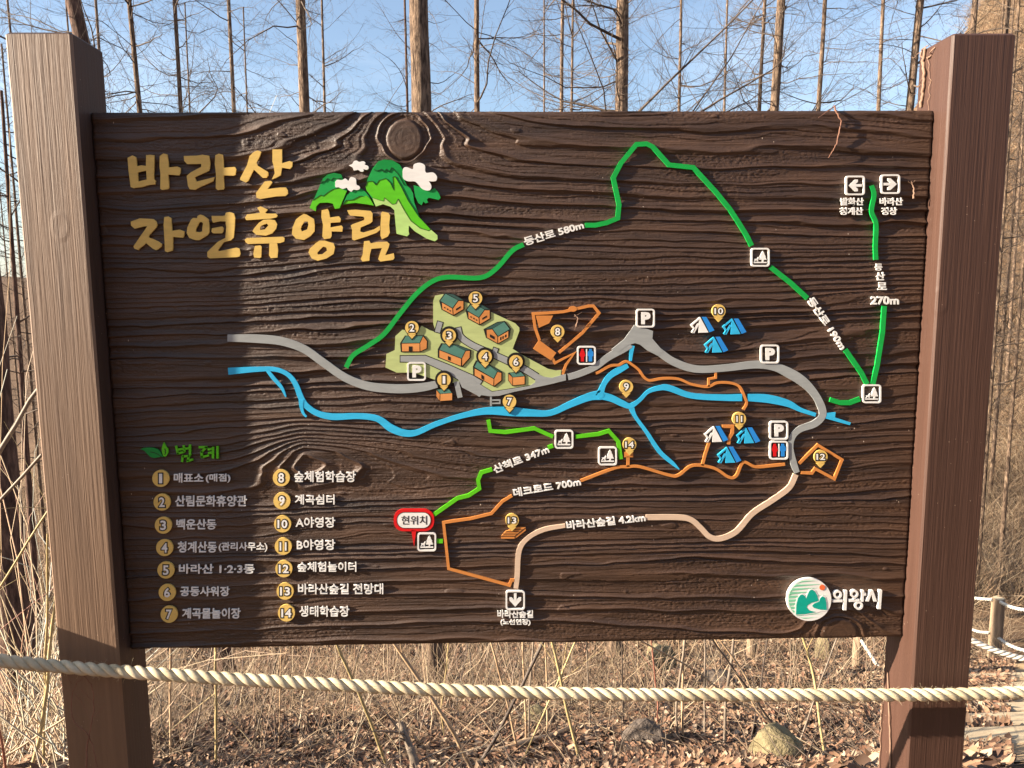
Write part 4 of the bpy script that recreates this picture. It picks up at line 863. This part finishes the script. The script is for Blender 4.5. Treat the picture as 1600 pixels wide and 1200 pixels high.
straw('thicket', 750, [(150, 1050, 4.0, 11, 3), (1000, 1450, 5, 13, .6)], 317, 1.0, .0042, .38, per_island(mat('thicket_stem', (.4, .3, .2), .6, .4), [(.10, .07, .055), (.45, .33, .21), (.22, .15, .11), (.55, .43, .28), (.06, .045, .04), (.35, .22, .14)]), 'bare thin shrub stems tangled under the board', 8, bend=.14)
straw('fallen_stalks', 700, [(150, 1450, 2.6, 9, 3)], 318, .8, .0035, 1.6, m_straw, 'bent pale stalks lying over the fallen leaves', 7, .7, bend=.2)
straw('dry_grass', 9000, [(150, 1000, 9, 20, 3), (1500, 1640, 10, 24, 1.2), (-60, 240, 8, 20, 1.0), (1000, 1450, 11, 18, .8)], 312, .55, .0034, .6, m_straw, 'pale dry grass and brush further down the slope')
straw('twig_litter', 2600, gap, 313, .5, .0032, 2.5, m_branch, 'broken dark twigs lying among the fallen leaves', lay=.8)
straw('slope_brush', 14000, [(1490, 1660, 16, 52, 1)], 314, 1.3, .009, .5, m_straw, 'tan brush covering the rising slope right of the sign')
straw('valley_brush', 3500, [(-80, 110, 12, 40, 1), (100, 700, 16, 40, .5)], 315, 1.7, .007, .55, m_straw, 'grey tan thicket in the hollow left of the tan post')
straw('bramble_thicket', 150, [(-60, 110, 2.9, 5.0, 1)], 316, 1.9, .0042, .42, per_island(mat('bramble_stem', (.4, .3, .2), .6, .4), [(.30, .20, .13), (.52, .43, .28), (.34, .36, .33), (.55, .40, .26), (.26, .12, .09)]), 'tangle of light bare shrub stems left of the tan post foot', 9)
for nm, n, bx, sd, sz, z0 in ():
    pass

# ------------------------------------------------------------------ single stems behind the board
def stem_mat(n_, c1, c2): return noisy(n_, c1, c2, (30, 30, 6), .6, .3, .001)
SM = dict(tan=stem_mat('tan_stem', (.40, .26, .15), (.56, .40, .25)), yel=stem_mat('yellow_stem', (.40, .30, .13), (.54, .42, .22)), gry=stem_mat('grey_stem', (.17, .13, .10), (.30, .24, .18)), drk=stem_mat('dark_stem', (.05, .035, .03), (.12, .09, .07)), red=stem_mat('red_stem', (.24, .09, .06), (.36, .16, .11)))
def stem(pts, w, D, m, label, seed=0, name='sapling_stem', cat='stem', ext=.9):
    y = CAM[1]+D; P = [at_y(px, py, y) for px, py in pts]                    # first point low, last point high
    P = np.array(P); d = P[0]-P[1]; k = 0
    while P[0][2] > tz(P[0][0], P[0][1])-.03 and k < 60: P[0] = P[0]+d/np.linalg.norm(d)*.05; k += 1
    d = P[-1]-P[-2]; P = np.concatenate([P, [P[-1]+d/np.linalg.norm(d)*ext]])
    g2 = np.random.default_rng(seed+500); n = 22; L_ = np.concatenate([[0], np.cumsum(np.linalg.norm(np.diff(P, axis=0), axis=1))]); s = np.linspace(0, L_[-1], n)
    Q = np.stack([np.interp(s, L_, P[:, k]) for k in range(3)], -1)+np.cumsum(g2.normal(0, .0016, (n, 3)), 0); Q[:, 1] += np.linspace(0, .15, n)*g2.normal()
    r_ = w*D/FPX/2; rad = r_*np.linspace(1.12, .75, n)*(1+.10*(g2.random(n) > .8))
    a = Acc(); V, F = tubes(Q[None], rad[None], 7); a.add(V, F)
    for j in range(5):
        i0 = g2.integers(6, n-2); dv = g2.normal(0, .5, 3)+np.array([0, 0, .8]); l = g2.uniform(.12, .4); t = np.linspace(0, 1, 5)[:, None]
        T_ = Q[i0]+dv*l*t+g2.normal(0, .1, 3)*l*t*t; V, F = tubes(T_[None], (r_*.35*(1-.7*t[:, 0]))[None], 4); a.add(V, F)
    zb = tz(Q[0][0], Q[0][1]); o = link(name, a.mesh(name), SM[m]); tag(o, label, cat, 'bare stems rising behind the rope'); return o
ST = [
 ([(265,1200),(253,1010)], 4, 3.9, 'tan', 'orange tan stem, first one right of the tan post foot'),
 ([(338,1200),(345,1010)], 4.2, 3.9, 'yel', 'yellow tan upright cane below the legend badges seven and fourteen'),
 ([(295,1200),(312,1100)], 3.4, 4.6, 'gry', 'grey brown stick leaning right between the first two canes'),
 ([(436,1160),(440,1010)], 2.2, 4.8, 'tan', 'very thin pale stalk under badge fourteen'),
 ([(607,1200),(570,1090),(537,1008)], 5.2, 3.8, 'yel', 'olive tan cane slanting up left under the legend'),
 ([(737,1200),(705,1130),(665,1065),(628,1008)], 6, 3.7, 'tan', 'thick smooth tan cane slanting up left past the dark trunk foot'),
 ([(813,1190),(792,1090),(770,1008)], 3.6, 4.3, 'tan', 'tan stem slanting beside the two parallel saplings'),
 ([(822,1195),(820,1100),(816,1005)], 3.4, 4.4, 'tan', 'left one of two parallel thin saplings left of the yellow green cane'),
 ([(828,1195),(826,1100),(830,1040)], 3.2, 4.5, 'gry', 'right one of two parallel thin saplings left of the yellow green cane'),
 ([(856,1170),(853,1005)], 3, 4.4, 'tan', 'thin straight sapling just left of the yellow green cane'),
 ([(909,1200),(886,1110),(874,1050),(865,1005)], 5, 3.7, 'yel', 'yellow green cane bending left in the middle under the board'),
 ([(877,1045),(895,1003)], 3, 3.9, 'yel', 'short yellow fork leaning right beside the yellow green cane'),
 ([(920,1190),(921,1110),(917,1005)], 2.6, 4.8, 'gry', 'grey thin sapling just right of the yellow green cane'),
 ([(1022,1190),(1028,1100),(1018,1008)], 2.6, 4.7, 'red', 'thin reddish stem left of the paired saplings'),
 ([(1060,1192),(1056,1100),(1068,1005)], 4, 4.3, 'gry', 'left one of the paired grey tan saplings under the middle right'),
 ([(1070,1192),(1069,1100),(1073,1005)], 4, 4.3, 'tan', 'right one of the paired grey tan saplings under the middle right'),
 ([(1101,1195),(1102,1100),(1106,1005)], 3.3, 4.5, 'gry', 'straight thin sapling just right of the paired saplings'),
 ([(1131,1198),(1137,1095),(1146,1040),(1150,1005)], 5, 4.2, 'gry', 'brown sapling, last straight one before the mossy rock'),
 ([(1150,1078),(1110,1050),(1075,1020),(1045,1002)], 3, 4.0, 'tan', 'long tan twig slanting steeply left from the rope'),
 ([(1175,1075),(1160,1045),(1128,1002)], 3.2, 4.0, 'tan', 'pale tan twig slanting left with a dry leaf cluster'),
 ([(1293,1200),(1284,1100),(1278,1060),(1262,1003)], 4.6, 3.7, 'yel', 'brown fork headed sapling left of the red brown post'),
 ([(1283,1085),(1300,1045),(1318,1003)], 2.8, 3.8, 'gry', 'side shoot leaning right from the fork headed sapling'),
 ([(1245,1210),(1225,1155),(1190,1105)], 4, 3.5, 'drk', 'dark curved twig crossing in front of the mossy rock'),
 ([(1285,1205),(1240,1165),(1195,1130),(1180,1105)], 2.6, 3.5, 'tan', 'pale thin twig crossing in front of the mossy rock'),
 ([(745,1200),(775,1150),(795,1108)], 6, 4.0, 'drk', 'dark broken branch leaning right under the rope'),
 ([(1165,1200),(1180,1140),(1190,1090)], 2.4, 4.4, 'drk', 'thin dark shoot left of the mossy rock'),
 ([(395,1200),(410,1120),(430,1060)], 2.2, 4.3, 'gry', 'thin grey stalk leaning right under badge fourteen'),
 ([(700,1195),(690,1110),(702,1008)], 2.0, 4.8, 'yel', 'thin greenish stalk in front of the dark trunk foot'),
 ([(960,1200),(975,1120),(972,1010)], 2.4, 4.9, 'drk', 'thin dark stalk midway between cane and paired saplings'),
]
for k, s_ in enumerate(ST): stem(*s_, seed=k)
# light stems left of the tan post
for k, s_ in enumerate([
 ([(45,1215),(56,1155),(60,1090),(58,1040),(60,1005),(68,920)], 5.5, 3.0, 'yel', 'pale yellowish forked shrub stem left of the tan post foot'),
 ([(58,1154),(100,1128),(140,1105)], 3.6, 3.0, 'tan', 'pale side shoot going right behind the tan post foot'),
 ([(20,1190),(24,1120),(26,1050),(20,990)], 4, 2.9, 'red', 'pinkish shrub stem at the left edge'),
 ([(72,1200),(82,1080),(92,960),(97,880)], 4, 3.3, 'yel', 'smooth pale stem hugging the tan post edge'),
 ([(0,700),(30,650),(55,605),(75,590)], 8, 3.0, 'gry', 'thick grey branch slanting up behind the tan post'),
 ([(-20,830),(20,800),(45,770),(70,745)], 6, 3.0, 'gry', 'thick grey branch slanting up lower beside the tan post'),
 ([(5,900),(40,840),(60,810),(75,790)], 4, 2.9, 'yel', 'pale yellow twig slanting up beside the tan post'),
]): stem(*s_, seed=40+k, name='shrub_stem', ext=.2)

# cut stick and fallen branch
stem([(655,1215),(622,1150)], 15, 3.7, 'gry', 'thick sawn off stump stick leaning left below the rope', 80, 'cut_stick', 'stick', ext=.01)
g3 = [on_ground(760, 1192), on_ground(860, 1163), on_ground(960, 1132), on_ground(1030, 1105)]
P = np.array(g3)+[0, 0, .06]; P = np.stack([np.interp(np.linspace(0, 3, 20), range(4), P[:, k]) for k in range(3)], -1); P += rng.normal(0, .004, P.shape)
V, F = tubes(P[None], np.linspace(.02, .012, 20)[None], 8); tag(link('fallen_branch', np_mesh('fallen_branch', V, F), SM['tan']), 'long fallen tan branch lying on the leaves under the middle of the board', 'branch')

# ------------------------------------------------------------------ rocks
m_rock = noisy('mossy_rock', (.12, .095, .055), (.32, .26, .165), (9, 9, 9), .9, 1.0, .03, (.22, .18, .10), (22, 22, 22), 8, .2)
m_rockg = noisy('grey_rock', (.05, .04, .035), (.20, .16, .13), (9, 9, 9), .9, 1.0, .03, None, (22, 22, 22), 8, .2)
def rock(px, py, wpx, hpx, m, label, seed, name='rock', cat='rock'):
    p = on_ground(px, py+hpx*.4); D = p[1]-CAM[1]; rx = wpx*D/FPX/2; rz = hpx*D/FPX*.85
    import bmesh
    bm = bmesh.new(); bmesh.ops.create_icosphere(bm, subdivisions=4, radius=1); g2 = np.random.default_rng(seed)
    V = np.array([v.co[:] for v in bm.verts]); N = g2.normal(0, 1, (12, 3)); N /= np.linalg.norm(N, axis=1, keepdims=True); off = g2.uniform(.62, .9, 12)
    for n_, o_ in zip(N, off):
        dd = V@n_-o_; V -= np.where(dd > 0, dd, 0)[:, None]*n_*.93
    V *= (1+.05*vn(V[:, 0]*4+seed, V[:, 1]*4+V[:, 2]*3, seed))[:, None]; V = V*[rx, rx*.8, rz]
    for v, c_ in zip(bm.verts, V): v.co = c_
    me = bpy.data.meshes.new(name); bm.to_mesh(me); bm.free()
    for f_ in me.polygons: f_.use_smooth = True
    o = link(name, me, m); o.location = (p[0], p[1], p[2]+rz*.5); return tag(o, label, cat, 'rocks on the slope')
rock(1212, 1170, 108, 54, m_rock, 'yellowish mossy boulder with a flat sunlit face left of the red brown post', 1)
rock(1008, 1150, 80, 40, m_rockg, 'dark grey rock in the leaves below the middle of the rope', 2)
rock(1032, 1032, 52, 46, m_rock, 'mossy stone standing upright just under the board edge', 4)
rock(1285, 1018, 30, 34, m_rock, 'knobbly small mossy stone under the city emblem', 5)
rock(1120, 1062, 60, 26, m_rockg, 'grey stone half buried just above the rope', 6)
rock(835, 1125, 60, 30, m_rock, 'pale tan stone in the leaves left of the yellow green cane', 7)

# ------------------------------------------------------------------ rope fence and stepped path down the slope
def fence_post(px, py_top, py_bot, wpx, label):
    p = on_ground(px, py_bot); D = p[1]-CAM[1]; ht = (py_bot-py_top)*D/FPX
    log_post('fence_post', p[0], p[1], p[2], p[2]+ht, wpx*D/FPX/2, label, 'fence post', 'posts of the rope fence down the slope', m_log, 14); return p, D, ht
fA = fence_post(1553, 923, 1032, 21, 'weathered round fence post with ropes right of the sign')
fB = fence_post(1339, 985, 1044, 17, 'small round fence post glimpsed under the city emblem')
fC = fence_post(1174, 985, 1030, 18, 'dark mossy fence post glimpsed below the board left of the ropes')
m_rope2 = noisy('white_rope', (.36, .34, .29), (.60, .58, .53), (120, 120, 120), .8, .6, .003)
def far_rope(pts, y0, y1, w, label):
    n = len(pts); P = np.array([at_y(px, py, y0+(y1-y0)*i/(n-1)) for i, (px, py) in enumerate(pts)]); Q = np.stack([smooth(P[:, [0, k]], 12)[:, 1] for k in (1, 2)]).T; X_ = smooth(P[:, [0, 2]], 12)[:, 0]; Q = np.stack([X_, Q[:, 0], Q[:, 1]], -1)
    n = len(Q)*6; s = np.linspace(0, len(Q)-1, n); Q = np.stack([np.interp(s, range(len(Q)), Q[:, k]) for k in range(3)], -1)
    r_ = w*(np.mean([y0, y1])-CAM[1])/FPX/2; ac = Acc(); L_ = np.concatenate([[0], np.cumsum(np.linalg.norm(np.diff(Q, axis=0), axis=1))]); T_ = np.gradient(Q, axis=0); T_ /= np.linalg.norm(T_, axis=1, keepdims=True); A_ = np.cross(T_, [0, 0, 1.]); B_ = np.cross(A_, T_)
    for k in range(3):
        ph = L_/(r_*5.5)*2*math.pi+k*2.094; V, F = tubes((Q+r_*.5*(A_*np.cos(ph)[:, None]+B_*np.sin(ph)[:, None]))[None], np.full((1, n), r_*.56), 6); ac.add(V, F)
    tag(link('fence_rope', ac.mesh('fence_rope'), m_rope2), label, 'rope', 'ropes of the fence down the slope')
yA = fA[0][1]
far_rope([(1490,925),(1520,934),(1550,937)], yA+.6, yA, 5, 'short upper white fence rope ending at the weathered post')
far_rope([(1558,938),(1578,948),(1605,953),(1640,948)], yA, yA-.9, 6, 'upper white fence rope sagging right from the weathered post')
far_rope([(1490,972),(1525,986),(1546,989)], yA+.6, yA, 5, 'short middle white fence rope ending at the weathered post')
far_rope([(1555,993),(1575,1007),(1605,1017),(1645,1015)], yA, yA-.9, 6, 'middle white fence rope sagging right from the weathered post')
far_rope([(1490,985),(1524,1003),(1560,1018),(1605,1030),(1660,1032)], yA-1.2, yA-1.6, 10, 'thick white rope hanging in front of the weathered post')
far_rope([(1500,1098),(1530,1110),(1560,1130),(1605,1145),(1660,1150)], yA-3.0, yA-3.3, 11, 'grey white rope lying low over the path steps')
far_rope([(1342,995),(1358,1020),(1376,1045),(1410,1068)], fB[0][1], fB[0][1]-.8, 6, 'white rope sloping from the small post towards the red brown post')
m_step = noisy('pale_timber', (.34, .26, .17), (.52, .42, .28), (6, 20, 20), .85, .7, .004)
for k, (py, label) in enumerate(((1062, 'uppermost thin timber edging on the path'), (1076, 'second timber edging on the path just above the rope'), (1112, 'third timber edging on the path just below the rope'), (1136, 'broad sunlit timber step on the path'), (1164, 'lowest broad timber step on the path'))):
    p = on_ground(1570, py); D = p[1]-CAM[1]; hh = (12, 9, 12, 18, 22)[k]*D/FPX; dd = (.12, .12, .14, .22, .24)[k]
    x0, x1 = p[0]-.75, p[0]+1.0; y0, y1 = p[1]-dd/2, p[1]+dd/2; z1 = p[2]+hh*.6; z0 = p[2]-.25; c_ = .008
    V = np.array([(x0, y0, z0), (x1, y0, z0), (x1, y1, z0), (x0, y1, z0), (x0, y0, z1-c_), (x1, y0, z1-c_+.02), (x1, y1, z1-c_+.02), (x0, y1, z1-c_), (x0+c_, y0+c_, z1), (x1-c_, y0+c_, z1+.02), (x1-c_, y1-c_, z1+.02), (x0+c_, y1-c_, z1)])
    F = np.array([(0, 1, 5, 4), (1, 2, 6, 5), (2, 3, 7, 6), (3, 0, 4, 7), (4, 5, 9, 8), (5, 6, 10, 9), (6, 7, 11, 10), (7, 4, 8, 11), (8, 9, 10, 11)])
    tag(link('path_step', np_mesh('path_step', V, F, False), m_step), label+' right of the sign', 'step', 'timber steps of the path')
m_path = noisy('sandy_path', (.30, .20, .11), (.48, .34, .20), (9, 9, 9), .95, .6, .01, None, (50, 50, 50))
py_ = np.linspace(1.4, 9.2, 60); cxp = np.array([on_ground(1575, 1190)[0], on_ground(1575, 1050)[0]]); cyp = np.array([on_ground(1575, 1190)[1], on_ground(1575, 1050)[1]])
PX = np.interp(py_, cyp, cxp); u_ = np.linspace(-.62, .8, 12); GX, GY = np.meshgrid(u_, py_); GX = GX+PX[:, None]+.05*vn(GX*3, GY*3, 71)
GZ = terrain(GX, GY)+.012; V = np.stack([GX, GY, GZ], -1).reshape(-1, 3); idx = np.arange(len(V)).reshape(GX.shape)
tag(link('path', np_mesh('path', V, np.stack([idx[:-1, :-1], idx[:-1, 1:], idx[1:, 1:], idx[1:, :-1]], -1).reshape(-1, 4)), m_path), kind='structure')
